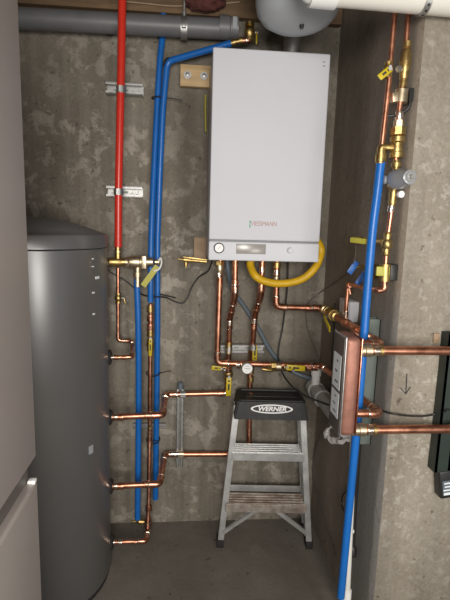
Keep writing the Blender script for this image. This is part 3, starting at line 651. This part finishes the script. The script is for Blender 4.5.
# neutraliser tube in the corner
nz_ = at(318, 408, -0.16); nx = 0.662
nt_ = thing('condensate_tube', 'wide white plastic condensate tube lying along the corner wall right of the ladder', 'plastic pipe', (nx, -0.16, nz_.z))
nzz = 0.80
mb = MB(); mb.lathe((nx, -0.10, nzz), (0, -1, 0), [(0, 0.036), (0.50, 0.036)], 28); mb.build('tube', mPVCg, nt_)
for y in (-0.09, -0.205):
    mb = MB(); mb.lathe((nx, y, nzz), (0, -1, 0), [(0, 0.030), (0, 0.043), (0.05, 0.043), (0.052, 0.036)], 28); mb.build('coupling', mPVCg, nt_)
mb = MB(); mb.lathe((nx-0.005, -0.135, nzz+0.02), (0, 0, 1), [(0, 0.022), (0.06, 0.022), (0.06, 0.026), (0.10, 0.026), (0.10, 0.018)], 20); mb.build('inlet', mPVCw, nt_)
# crumpled clear wrap under the exchanger
wr = [at(333, 424, -0.80), at(327, 432, -0.80), at(331, 440, -0.82), at(341, 441, -0.86), at(350, 439, -0.88)]
mb = MB(); mb.tube(spline(wr, 10), lambda t: 0.005+0.006*sin(pi*t), 14)
for v in mb.bm.verts: v.co += V((0, 0, 1))*0.012*mnoise.noise(v.co*70)+V((1, 0, 0))*0.010*mnoise.noise(v.co*50+V((5, 5, 5)))
tag(mb.build('plastic_wrap', mWrap), 'crumpled clear plastic wrap bunched under the copper heat exchanger', 'plastic wrap')

# ------------------------------------------------------------------ plate heat exchanger
hx = thing('heat_exchanger', 'copper edged plate heat exchanger block standing out in the corner at right', 'heat exchanger', (0.527, -0.885, 0.94))
X0, X1, Y0, Y1, Z0, Z1 = 0.498, 0.556, -0.945, -0.833, 0.940, 1.268
mb = MB(); mb.box(((X0+X1)/2, (Y0+Y1)/2, (Z0+Z1)/2), (X1-X0-0.006, Y1-Y0, Z1-Z0), bev=0.018, seg=4); mb.build('plate_pack', mCuHX, hx)
mb = MB(); mb.box((X0+0.001, (Y0+Y1)/2, (Z0+Z1)/2), (0.004, Y1-Y0-0.008, Z1-Z0-0.008), bev=0.0015); cvp = mb.build('cover_plate', mSteelD, hx)
mb = MB(); mb.box((X0+0.0035, (Y0+Y1)/2, (Z0+Z1)/2), (0.004, Y1-Y0+0.006, Z1-Z0+0.004), bev=0.0018); tag(mb.build('rim', mGal, hx), 'bright steel rim')
mb = MB(); mb.box((X1-0.001, (Y0+Y1)/2, (Z0+Z1)/2), (0.004, Y1-Y0-0.006, Z1-Z0-0.006), bev=0.0015); mb.build('back_plate', mCuF, hx)
for (zc_, hh) in ((1.145, 0.115), (1.035, 0.085)):
    mb = MB(); mb.box((X0-0.0015, -0.888, zc_), (0.001, 0.072, hh)); st = mb.build('sticker', mLabel, cvp); tag(st, 'pale sticker with dark markings')
    mb = MB()
    for k in range(3): mb.box((X0-0.0023, -0.892+0.006*(k % 2), zc_-hh*0.30+k*hh*0.3), (0.0006, 0.030-0.008*(k % 3), hh*0.06))
    mb.build('printed_marks', mHose, st)
yq = -0.905
zu, zl = at(400, 350.5, yq).z, at(400, 429.3, yq).z
for (y, z) in ((yq, zu), (yq, zl), (-0.86, 1.228), (-0.86, 0.985)):
    mb = MB(); mb.lathe((X1-0.004, y, z), (1, 0, 0), [(0, 0.019), (0.024, 0.019), (0.024, 0.015), (0.03, 0.015)], 18); mb.build('port', mBrassP, hx)
for (z, nm) in ((zu, 'upper'), (zl, 'lower')):
    a = V((X1+0.02, yq, z)); b = V((1.6, yq, z))
    rr = run('copper_pipe', '%s thick copper pipe running right from the heat exchanger' % nm, [a, b], 0.0150, group='copper pipes to the right of the heat exchanger')
    nut(rr, a+V((0.012, 0, 0)), (1, 0, 0), 0.0215, 0.026, mBrassP, 20, 'connector'); coupling(rr, a+V((0.04, 0, 0)), (1, 0, 0), 0.0150, mSolder, 0.02)
    nut(rr, a+V((0.055, 0, 0)), (1, 0, 0), 0.019, 0.012, mBrass, 18, 'collar')

# ------------------------------------------------------------------ painted struts on the right walls
z1 = at(374, 318, -0.68).z; z0_ = at(365, 441, -0.68).z
strut('strut_channel', 'grey green strut channel upright on the corner wall behind the heat exchanger', (SX, -0.685, z0_), (SX, -0.685, z1), (-1, 0, 0), (0, 1, 0), mGreen, dp=0.045, closed=True)
sxa = at(447, 330, CY-0.03)
so = strut('strut_channel', 'dark green strut channel upright on the rough wall at the right edge', (sxa.x+0.03, CY+0.002, at(440, 466, CY).z), (sxa.x+0.03, CY+0.002, at(440, 331, CY).z), (0, -1, 0), (1, 0, 0), mGreenD, wd=0.06, dp=0.045, closed=True)
for z in (zu, zl): pipe_clamp(so, (sxa.x+0.035, yq, z), (1, 0, 0), 0.0150, (0, 1, 0), mSteelP, 0.022)
pb = at(436, 338, CY)
mb = MB(); mb.lathe((pb.x, CY+0.004, pb.z), (0, -1, 0), [(0, 0.010), (0.01, 0.010), (0.012, 0.006)], 6); mb.box((pb.x, CY-0.002, pb.z), (0.022, 0.006, 0.034), bev=0.002)
tag(mb.build('anchor_bracket', mBoard), 'tiny tan bracket on the rough wall just above the upper pipe', 'bracket')
# pencil arrow on the wall
mb = MB()
for (a, b) in (((407, 374), (406, 393)), ((400.5, 388), (406, 394)), ((410.5, 387), (406, 394))):
    mb.obox(at(*a, CY-0.0055), at(*b, CY-0.0055), 0.0026, 0.0008, (1, 0, 0))
tag(mb.build('arrow_mark', mInk), 'hand drawn dark arrow mark on the rough wall between the copper pipes', 'marking')
# power adapter
pa = at(444.5, 482, CY-0.03)
ad = thing('power_adapter', 'black power adapter with pale label on the rough wall at right edge', 'power adapter', (pa.x, CY-0.003, pa.z-0.05))
rotA = Matrix.Rotation(radians(-8), 3, 'Y')
mb = MB(); mb.box((pa.x+0.012, CY-0.026, pa.z), (0.075, 0.042, 0.105), rotA, 0.006); bdy = mb.build('body', mBlack, ad)
mb = MB(); mb.box((pa.x+0.006, CY-0.0475, pa.z-0.012), (0.042, 0.001, 0.055), rotA); lb = mb.build('label', mHose, bdy)
mb = MB()
for k in range(3): mb.box((pa.x+0.004, CY-0.0485, pa.z+0.006-k*0.013), (0.032-0.006*(k % 2), 0.001, 0.005), rotA)
mb.box((pa.x+0.006, CY-0.0485, pa.z-0.034), (0.03, 0.001, 0.009), rotA); mb.build('printed_lines', mLabel, lb)
# black cord to it
ck = [atx(362, 399, SX-0.012), atx(372, 405, SX-0.012), atx(383, 411, SX-0.01), V((SX+0.01, CY-0.02, at(395, 414, CY-0.02).z)), at(410, 416, CY-0.014), at(425, 416, CY-0.012), at(436, 414, CY-0.012), at(446, 411, CY-0.056), at(452, 411, CY-0.056)]
mb = MB(); mb.tube(spline(ck), 0.0032, 8); tag(mb.build('power_cable', mBlack), 'thin black cord crossing the rough wall between the two copper pipes', 'cord')

# ------------------------------------------------------------------ right-hand feed assembly
yq2 = -0.8
fa = run('copper_pipe', 'thin dark copper pipe with a yellow lever, left of the brass fill line', [at(396.5, -10, yq2), at(388.6, 85, yq2), at(381.6, 148, yq2)], 0.0085, elbows=False)
valve(fa, at(388, 70, yq2)+V((0.0, 0, 0)), (0, 0, 1), 0.009, (-0.2, -1, 0), at(390, 69, yq2-0.03), at(379, 78, yq2-0.03), wd=0.02)
fb = run('fill_line', 'brass and copper fill line with valves rising along the corner wall', [at(410, -10, yq2), at(405, 60, yq2), at(401, 97, yq2), at(398, 120, yq2), at(395.5, 165, yq2), at(391.6, 210, yq2), at(387, 243, yq2), at(384, 289, yq2), at(377, 290, yq2), V((0.655, -0.5, at(352, 284, -0.5).z)), at(345.5, 318, -0.5)], 0.0085, cat='pipe assembly', elbows=False)
def seg(pA_, pB_, prof, m_, name, sg=16):
    a, b = at(*pA_, yq2), at(*pB_, yq2); L = (b-a).length
    mb = MB(); mb.lathe(a, b-a, [(t*L, r) for t, r in prof], sg); return mb.build(name, m_, fb)
seg((407.5, 42), (402.5, 88), [(0, 0.009), (0, 0.013), (0.12, 0.013), (0.14, 0.010), (0.2, 0.014), (0.42, 0.0185), (0.6, 0.017), (0.7, 0.014), (0.8, 0.013), (0.82, 0.011), (1, 0.012)], mBrass, 'valve_body')
mb = MB(); mb.lathe(at(403, 69, yq2), at(397, 69, yq2-0.02)-at(403, 69, yq2), [(0, 0.007), (0.02, 0.007), (0.02, 0.010), (0.028, 0.010)], 10); mb.build('stem', mGal, fb)
seg((402, 90), (400.3, 103), [(0, 0.013), (0.0, 0.021), (1, 0.021), (1, 0.013)], mBrassP, 'strap_clamp', 18)
p_ = at(401, 97, yq2)
mb = MB(); mb.obox(p_+V((-0.034, -0.006, -0.006)), p_+V((0.0, -0.004, 0)), 0.03, 0.02, (0, 0, 1), 0.003); mb.build('clamp_lug', mBrassP, fb)
mb = MB(); mb.obox(p_+V((0.01, 0.005, 0)), V((SX-0.002, p_.y+0.012, p_.z+0.004)), 0.030, 0.012, (0, 0, 1)); mb.obox(V((SX-0.008, p_.y-0.012, p_.z+0.006)), V((SX-0.008, p_.y+0.045, p_.z+0.006)), 0.04, 0.014, (0, 0, 1)); mb.tube(spline([V((SX-0.006, p_.y-0.006, p_.z-0.01)), V((SX-0.012, p_.y-0.004, p_.z-0.035)), V((SX-0.035, p_.y+0.01, p_.z-0.05)), V((SX-0.07, p_.y+0.02, p_.z-0.055)), V((SX-0.085, p_.y+0.02, p_.z-0.045))]), 0.005, 8); mb.build('wall_bracket', mBlack, fb)
seg((399.5, 112), (398.8, 121), [(0, 0.010), (0, 0.013), (0.7, 0.014), (1, 0.011)], mSolder, 'coupling')
seg((398.8, 120), (398.3, 127), [(0, 0.013), (0.1, 0.017), (1, 0.017)], mBrassP, 'hex_adapter', 6)
seg((398.4, 127), (397.8, 136), [(0, 0.016), (0.08, 0.026), (0.92, 0.026), (1, 0.018)], mBrass, 'union_nut', 8)
seg((397.8, 135), (396.3, 158), [(0, 0.018), (0.1, 0.024), (0.3, 0.024), (0.36, 0.019), (0.75, 0.019), (0.78, 0.023), (1, 0.023), (1, 0.012)], mBrass, 'backflow_body')
mb = MB(); mb.lathe(at(397, 148, yq2), at(381, 147, yq2)-at(397, 148, yq2), [(0, 0.012), (0.05, 0.011), (0.055, 0.010)], 14); mb.build('side_branch', mBrass, fb)
mb = MB(); mb.tube(fillet([at(385, 147.3, yq2), at(381.3, 147.5, yq2), at(380.9, 155, yq2)], 0.02), 0.0135, 14); mb.lathe(at(380.9, 154, yq2), (0, 0, -1), [(0, 0.0175), (0.025, 0.0175), (0.026, 0.0150), (0.03, 0.0150)], 14); mb.build('elbow', mBrass, fb)
seg((396.6, 160), (395.7, 172), [(0, 0.011), (0.2, 0.012), (0.25, 0.016), (0.6, 0.016), (0.62, 0.011), (1, 0.012)], mBrass, 'hex_adapter', 12)
seg((396, 170), (393.6, 190), [(0, 0.012), (0.15, 0.022), (0.85, 0.022), (1, 0.013)], mBrass, 'regulator_body')
rg = at(394.5, 180, yq2)
mb = MB(); mb.lathe(rg+V((0, -0.012, 0)), (0.06, -1, 0), [(0, 0.02), (0.004, 0.033), (0.045, 0.031), (0.062, 0.024), (0.085, 0.022), (0.087, 0.018)], 24); rc = mb.build('regulator_cap', mSmoke, fb)
tag(rc, 'grey plastic cap')
mb = MB(); mb.lathe(rg+V((0.006, -0.099, 0)), (0.06, -1, 0), [(0, 0.016), (0.003, 0.016), (0.003, 0.007), (0.012, 0.006)], 12); mb.build('adjusting_screw', mGal, rc)
mb = MB(); mb.lathe(rg, (-1, 0.1, 0), [(0.01, 0.014), (0.035, 0.014), (0.038, 0.010)], 14); mb.build('side_plug', mSmoke, fb)
seg((393.6, 190), (391.8, 206), [(0, 0.012), (0.3, 0.015), (0.5, 0.012), (0.75, 0.014), (1, 0.010)], mBrass, 'tee')
g2 = at(399.5, 194.5, yq2-0.02)
mb = MB(); mb.lathe(g2, (0.1, -1, 0), [(-0.02, 0.005), (0, 0.006), (0, 0.011), (0.012, 0.011)], 18); tag(mb.build('small_gauge', mLogoW, fb), 'small white gauge')
seg((391.6, 206), (390.6, 212), [(0, 0.010), (0, 0.012), (1, 0.012), (1, 0.010)], mSolder, 'coupling')
seg((388, 232), (385.7, 256), [(0, 0.010), (0.1, 0.014), (0.3, 0.012), (0.4, 0.018), (0.6, 0.018), (0.7, 0.012), (0.9, 0.014), (1, 0.010)], mBrass, 'tee')
seg((385.2, 264), (384.3, 281), [(0, 0.012), (0.0, 0.019), (1, 0.019), (1, 0.012)], mBrass, 'strap_clamp')
p_ = at(385, 271, yq2)
mb = MB(); mb.obox(p_+V((-0.035, -0.008, 0)), p_+V((0.010, -0.012, 0)), 0.032, 0.012, (0, 0, 1), 0.003); mb.build('clamp_lug', mTag, fb)
mb = MB(); mb.box((SX-0.014, p_.y+0.012, p_.z-0.004), (0.026, 0.045, 0.055), bev=0.003); mb.obox(p_+V((0.012, 0, 0)), (SX-0.004, p_.y, p_.z), 0.012, 0.012, (0, 0, 1)); mb.build('wall_plate', mBlack, fb)
for py in (281, 285): seg((384.4, py), (384.2, py+3), [(0, 0.009), (0, 0.0115), (1, 0.0115), (1, 0.009)], mCuF, 'coupling')
mb = MB(); mb.tube(fillet([at(384.2, 284, yq2), at(384, 290, yq2), at(377, 290.5, yq2)], 0.02), 0.0105, 14); mb.build('elbow', mCuF, fb)
mb = MB(); mb.tube(fillet([V((0.655, -0.53, at(352, 284, -0.5).z)), V((0.655, -0.5, at(352, 284, -0.5).z)), at(350, 294, -0.5)], 0.02), 0.0105, 14); mb.build('elbow', mCuF, fb)
coupling(fb, at(346, 314, -0.5), (0, 0, 1), 0.0085, mSolder, 0.025)
# side branch with the yellow levered valve
sb = thing('side_valve', 'small brass valve with a yellow lever pointing left on the corner wall', 'valve', at(368, 241, yq2))
mb = MB(); mb.lathe(at(384, 242, yq2), V((0.64, -0.56, at(352, 240, -0.6).z))-at(384, 242, yq2), [(0.012, 0.0085), (0.15, 0.0085), (0.15, 0.013), (0.2, 0.016), (0.24, 0.013)], 14); mb.build('body', mBrass, sb)
mb = MB(); h0_, h1_ = at(368, 241.8, -0.78), at(350.5, 239.8, -0.72); mb.obox(h0_, h1_, 0.019, 0.007, (0, 0, 1), 0.003); hd = mb.build('handle', mTag, sb)
mb = MB(); mb.obox(h0_.lerp(h1_, 0.35)+V((0, -0.0045, 0)), h0_.lerp(h1_, 0.6)+V((0, -0.0045, 0)), 0.010, 0.001, (0, 0, 1)); mb.build('lettering', mInk, hd)
for (px, py, lb_) in ((353, 267, 'upper blue plastic lever on a thin pipe at the corner wall'), (361, 278, 'lower blue plastic lever on a thin pipe beside the blue pipe')):
    o = thing('blue_lever_valve', lb_, 'valve', at(px, py, -0.66), 'blue levers on the corner wall')
    c = at(px, py, -0.66)
    mb = MB(); mb.obox(c+V((-0.014, 0, -0.024)), c+V((0.014, 0, 0.020)), 0.022, 0.007, (1, 0, -0.6), 0.003); mb.build('handle', mBlueH, o)
    mb = MB(); mb.lathe(c+V((0.004, 0.004, 0)), V((SX-0.002, c.y+0.01, c.z+0.005))-c, [(0, 0.006), (SX-0.006-c.x, 0.006)], 10); mb.build('stem', mBrass, o)
# right blue pipe
pex('blue_pipe', 'long blue plastic pipe from the brass fill line down past the heat exchanger', [at(380.8, 162, yq2), at(377, 195, yq2), at(372.4, 232, yq2), at(366.5, 300, yq2), at(361.5, 370, yq2), at(355.5, 440, yq2), at(348, 520, yq2), at(340.8, 597, yq2)], 0.0143, mBlue)
# white condensate down pipe
wp = thing('white_pipe', 'white plastic pipe standing behind the lower end of the long blue pipe', 'plastic pipe', at(346, 640, yq2+0.03))
a_, b_ = at(353.5, 440, yq2+0.035), at(346.8, 596, yq2+0.035)
mb = MB(); mb.tube([a_+(a_-b_)*0.22, a_, b_, V((b_.x, b_.y, 0.0))], 0.0125, 16); mb.build('pipe', mPVC, wp)
mb = MB(); mb.lathe((b_.x, b_.y, at(345, 590, yq2+0.035).z), (0, 0, -1), [(0, 0.0125), (0, 0.017), (0.07, 0.017), (0.07, 0.0125)], 18); mb.build('coupling', mPVCw, wp)

# black cables hanging on the recess wall
def cable(name, label, pts, r, m=mBlack, cat='cable', group=None, n=8):
    mb = MB(); mb.tube(spline(pts, n), r, 8); return tag(mb.build(name, m), label, cat, group)
xw = SX-0.012
hc = thing('hanging_cable', 'thick black cable hanging beside the blue pipe, its plug near the floor', 'cable', atx(352, 556, xw-0.01))
mb = MB(); mb.tube(spline([atx(359.5, 442, xw-0.006), atx(357.5, 470, xw-0.006), atx(355.5, 500, xw-0.006), atx(353.8, 530, xw-0.008), atx(353, 548, xw-0.01)]), 0.008, 10); mb.build('cord', mBlack, hc)
mb = MB(); mb.lathe(atx(352.8, 546, xw-0.012), (0, -0.1, -1), [(0, 0.010), (0.01, 0.016), (0.04, 0.016), (0.045, 0.010)], 14); mb.build('plug', mBlack, hc)
mb = MB(); mb.box(atx(352.6, 531, xw-0.018), (0.010, 0.012, 0.014), bev=0.002); tag(mb.build('cord_label', mPVCw, hc), 'white cord label')
cable('looped_cable', 'thin black cord looping out beside the long blue pipe low on the wall', [atx(349, 488, xw), atx(343, 495, xw), atx(341.5, 503, xw), atx(344, 511, xw), atx(347, 514, xw)], 0.0035)
cable('boiler_cable', 'black cable dropping from the boiler and curving right behind the ladder top', [at(288, 258, -0.05), at(287, 290, -0.04), at(283, 325, -0.03), at(278.5, 350, -0.05), at(280, 367, -0.10), at(289, 383, -0.24), at(303, 394.5, -0.33), at(318, 401, -0.38), at(333, 406, -0.45), V((0.66, -0.55, at(340, 405, -0.55).z)), atx(362, 399, SX-0.012)], 0.0042)
cable('sensor_wire', 'thin grey wire sagging from the corner wall across to the back wall', [atx(352, 258, xw), atx(345, 275, xw), at(321, 292, -0.02), at(312, 299, -0.012), at(306.5, 308, -0.012), at(307, 325, -0.012), at(312, 342, -0.012), at(318, 356, -0.012), at(326, 382, -0.012)], 0.0022, mWire, 'wire')
cable('floor_wire', 'thin grey wire hanging down the corner wall to the floor right of the ladder', [atx(322, 432, xw), atx(314.5, 455, xw), atx(314, 478, xw), atx(319.5, 500, xw), atx(325, 522, xw), atx(333, 548, xw), atx(336, 557, xw)], 0.0035, mWire, 'wire')
cable('tank_cable', 'thin black cable sagging along the wall from the tank to the boiler', [at(100, 263, -0.03), at(112, 273, -0.02), at(126, 281, -0.017), at(140, 293, -0.017), at(147, 296, -0.05), at(158, 297, -0.06), at(166, 297.5, -0.03), at(176, 302, -0.015), at(183, 303, -0.015), at(188, 297, -0.015), at(192, 287, -0.015), at(199, 277, -0.03), at(208, 271, -0.08), at(212.5, 260, -0.12)], 0.0035)
cable('cord_end', 'short black cord end crossing the tank cable on the wall', [at(160, 294, -0.05), at(170, 296.5, -0.03), at(176, 298, -0.02)], 0.0028)
cable('gas_sense_wire', 'thin dark wire hanging from the yellow levered valve to the blue lever', [at(356, 243, -0.7), at(355.5, 255, -0.68), at(353.5, 264, -0.665)], 0.002, mWire, 'wire')
# white junction box
jb0, jb1 = atx(341, 298, SX-0.03), atx(358, 318, SX-0.03)
jb = thing('junction_box', 'small white junction box on the corner wall above the heat exchanger', 'electrical box', (SX, -0.42, jb1.z))
jz = (at(348, 309, -0.42).z)
mb = MB(); mb.box((SX-0.022, -0.43, jz), (0.040, 0.13, 0.085), bev=0.004); mb.build('box_body', mPanel, jb)
mb = MB(); mb.box((SX-0.045, -0.455, jz), (0.006, 0.065, 0.08), bev=0.002); mb.build('cover', mPVCw, jb)
# black cable behind
cable('corner_cable', 'straight black cable rising up the corner wall from behind the heat exchanger', [atx(335.2, 303, SX-0.008), atx(332.6, 350, SX-0.008), atx(329, 410, SX-0.008)], 0.0045)

# ------------------------------------------------------------------ expansion tank and PVC vent overhead
ex = at(296, 20, -0.55); ER = 0.148
et = thing('expansion_tank', 'round grey expansion tank hanging from the ceiling above the boiler', 'expansion tank', (ex.x, -0.56, 2.29))
mb = MB(); mb.lathe((ex.x, -0.56, 2.292), (0, 0, 1), [(0.0, 0.012), (0.004, 0.05), (0.014, 0.09), (0.032, 0.122), (0.055, 0.140), (0.085, ER), (0.22, ER), (0.222, ER+0.004), (0.232, ER+0.004), (0.234, ER), (0.30, ER), (0.34, 0.13), (0.37, 0.08), (0.38, 0.02), (0.56, 0.02)], 48); mb.build('shell', mExp, et)
mb = MB(); mb.lathe((ex.x+0.01, -0.60, 2.306), (0, -0.1, -1), [(-0.01, 0.011), (0.008, 0.011), (0.012, 0.008), (0.022, 0.006)], 12); mb.build('air_valve', mBlack, et)
yv = -0.88
va, vb = at(325, -11.5, yv), at(470, 1.5, yv); dvv = vb-va
vp = thing('vent_pipe', 'cream white plastic vent pipe crossing under the ceiling at top right', 'pipe', va)
mb = MB(); mb.lathe(va, dvv, [(0, 0.044), (1.2, 0.044)], 32); mb.build('pipe', mPVC, vp)
c0_ = at(309, -7, yv); 
mb = MB(); mb.lathe(at(311, -12.5, yv), dvv, [(0, 0.042), (0, 0.050), (0.075, 0.051), (0.075, 0.044)], 32); mb.build('coupling', mPVCw, vp)
mb = MB(); mb.tube(fillet([at(324, -11.5, yv), at(311, -12.5, yv), at(306, -65, yv+0.02)], 0.05), 0.044, 28); mb.build('elbow', mPVCw, vp)
sa = at(424, -2.4, yv)
so = thing('strap_hanger', 'perforated steel strap around the cream white vent pipe at top right', 'strap', (sa.x, yv, sa.z))
dn = dvv.normalized(); 
mb = MB(); mb.lathe(sa-dn*0.009-V((0, 0, 0.003)), dn, [(0, 0.0442), (0, 0.0462), (0.018, 0.0462), (0.018, 0.0442)], 32); mb.obox((sa.x, yv-0.02, sa.z+0.03), (sa.x, yv-0.02, 2.85), 0.018, 0.003, (1, 0, 0)); mb.build('band', mGal, so)
mb = MB()
for k in range(10):
    a = radians(-160+k*22); c = sa-V((0, 0, 0.003)); q = c+V((0, cos(a), sin(a)))*0.0463; mb.lathe(q, (0, cos(a), sin(a)), [(0, 0.0042), (0.0005, 0.0042)], 10)
mb.build('holes', mInk, so)

# ------------------------------------------------------------------ stepladder
lad = thing('stepladder', 'small aluminium stepladder with a black top, folded upright below the boiler', 'stepladder', (0.418, -0.225, 0), rz=radians(-4))
LO = dict(parent=lad, local=True)
def xw_(z): return 0.226 - 0.088*z          # half width of the front rails with height
for s_ in (-1, 1):
    a, b = V((s_*xw_(0.02), 0, 0.02)), V((s_*xw_(0.735), 0.045, 0.735))
    mb = MB()
    mb.obox(a, b, 0.028, 0.004, (1, 0, 0)); mb.obox(a+V((s_*0.013, 0.022, 0)), b+V((s_*0.013, 0.022, 0)), 0.003, 0.044, (1, 0, 0)); mb.obox(a+V((0, 0.042, 0)), b+V((0, 0.042, 0)), 0.028, 0.003, (1, 0, 0))
    mb.build('front_rail', mAl, smooth=False, **LO)
    mb = MB(); mb.box((s_*xw_(0.0), 0.018, 0.019), (0.036, 0.058, 0.038), bev=0.004); mb.build('foot', mRub, **LO)
    a, b = V((s_*(xw_(0.05)-0.004), 0.115, 0.05)), V((s_*(xw_(0.73)-0.004), 0.135, 0.73))
    mb = MB(); mb.obox(a, b, 0.022, 0.004, (1, 0, 0)); mb.obox(a+V((s_*0.010, 0.014, 0)), b+V((s_*0.010, 0.014, 0)), 0.003, 0.026, (1, 0, 0)); mb.build('rear_rail', mAl, smooth=False, **LO)
    mb = MB(); mb.box((s_*(xw_(0.05)-0.004), 0.122, 0.045), (0.028, 0.036, 0.03), bev=0.003); mb.build('rear_foot', mRub, **LO)
    # diagonal brace under the lowest step
    mb = MB(); mb.obox((s_*0.055, 0.02, 0.195), (s_*(xw_(0.07)-0.008), 0.004, 0.08), 0.004, 0.020, (0, 1, 0)); mb.obox((s_*0.055, 0.008, 0.195), (s_*(xw_(0.07)-0.008), -0.004, 0.08), 0.018, 0.003, (0, 0, 1)); mb.build('brace', mAl, smooth=False, **LO)
    mb = MB(); mb.obox((s_*0.09, 0.09, 0.205), (s_*(xw_(0.12)-0.012), 0.105, 0.12), 0.018, 0.003, (0, 0, 1)); mb.build('rear_brace', mAl, smooth=False, **LO)
def step(z, y0, dep, m_):
    hw = xw_(z)-0.013
    mb = MB(); mb.box((0, y0+dep/2, z-0.002), (2*hw, dep, 0.004))
    for k in range(5): mb.box((0, y0+0.012+k*(dep-0.02)/4, z+0.0015), (2*hw, 0.006, 0.004))
    mb.box((0, y0+0.0015, z-0.020), (2*hw+0.022, 0.004, 0.042), bev=0.001); mb.box((0, y0+dep-0.002, z-0.016), (2*hw, 0.003, 0.03))
    return mb.build('step', m_, smooth=False, **LO)
step(0.498, 0.022, 0.105, mAl); tag(step(0.236, -0.004, 0.105, mAlD), 'stained lower step')
mb = MB(); mb.box((0, 0.130, 0.245), (2*xw_(0.25)-0.03, 0.003, 0.036)); mb.build('rear_bar', mAl, smooth=False, **LO)
# moulded top: tapered block with raised rim
mb = MB(); bm = mb.bm
def ring_(hw, y0, y1, z): return [bm.verts.new(p) for p in ((-hw, y0, z), (hw, y0, z), (hw, y1, z), (-hw, y1, z))]
r1 = ring_(0.178, -0.0395, 0.146, 0.700); r2 = ring_(0.160, -0.028, 0.140, 0.790); r3 = ring_(0.146, -0.014, 0.126, 0.790); r4 = ring_(0.143, -0.011, 0.123, 0.784)
r0_ = ring_(0.168, -0.030, 0.138, 0.700); ri = ring_(0.152, -0.02, 0.132, 0.776)
for A_, B_ in ((r1, r2), (r2, r3), (r3, r4), (r1, r0_), (r0_, ri)):
    for k in range(4): bm.faces.new((A_[k], A_[(k+1) % 4], B_[(k+1) % 4], B_[k]))
bm.faces.new(r4); bm.faces.new(ri)
bmesh.ops.recalc_face_normals(bm, faces=bm.faces[:])
bmesh.ops.bevel(bm, geom=[e for e in bm.edges if any(v in r2 for v in e.verts)], offset=0.006, segments=3, affect='EDGES')
topo = mb.build('top_cap', mCap, **LO)
mb = MB(); mb.box((0, 0.062, 0.7855), (0.24, 0.05, 0.003), bev=0.001); mb.build('tray_pad', mBlack, topo, local=True)
# logo plate on the sloping front of the cap
sl = Matrix.Rotation(radians(-7.3), 3, 'X')
def onface(x, z, lift): 
    t = (z-0.712)/0.078; return V((x, -0.038+0.010*t-lift, z))
def ellipse(a, b, z, lift, name, m_, par, th=0.0012):
    mb = MB(); n = 48; c = [mb.bm.verts.new(onface(a*cos(2*pi*k/n), z+b*sin(2*pi*k/n), lift)) for k in range(n)]
    d = [mb.bm.verts.new(onface(a*cos(2*pi*k/n), z+b*sin(2*pi*k/n), lift-th)) for k in range(n)]
    mb.bm.faces.new(c)
    for k in range(n): mb.bm.faces.new((c[k], c[(k+1) % n], d[(k+1) % n], d[k]))
    return mb.build(name, m_, par, local=True)
lw = ellipse(0.100, 0.0215, 0.752, 0.0012, 'logo_ring', mLogoW, topo)
ellipse(0.090, 0.0155, 0.752, 0.0018, 'logo_field', mBlack, topo, 0.0008)
text('WERNER', 0.030, 'logo_lettering', mLogoW, topo, onface(0.0, 0.752, 0.0024), rot=(pi/2-radians(7.3), 0, 0), shear=0.25, sx=1.12, bold=0.0009)
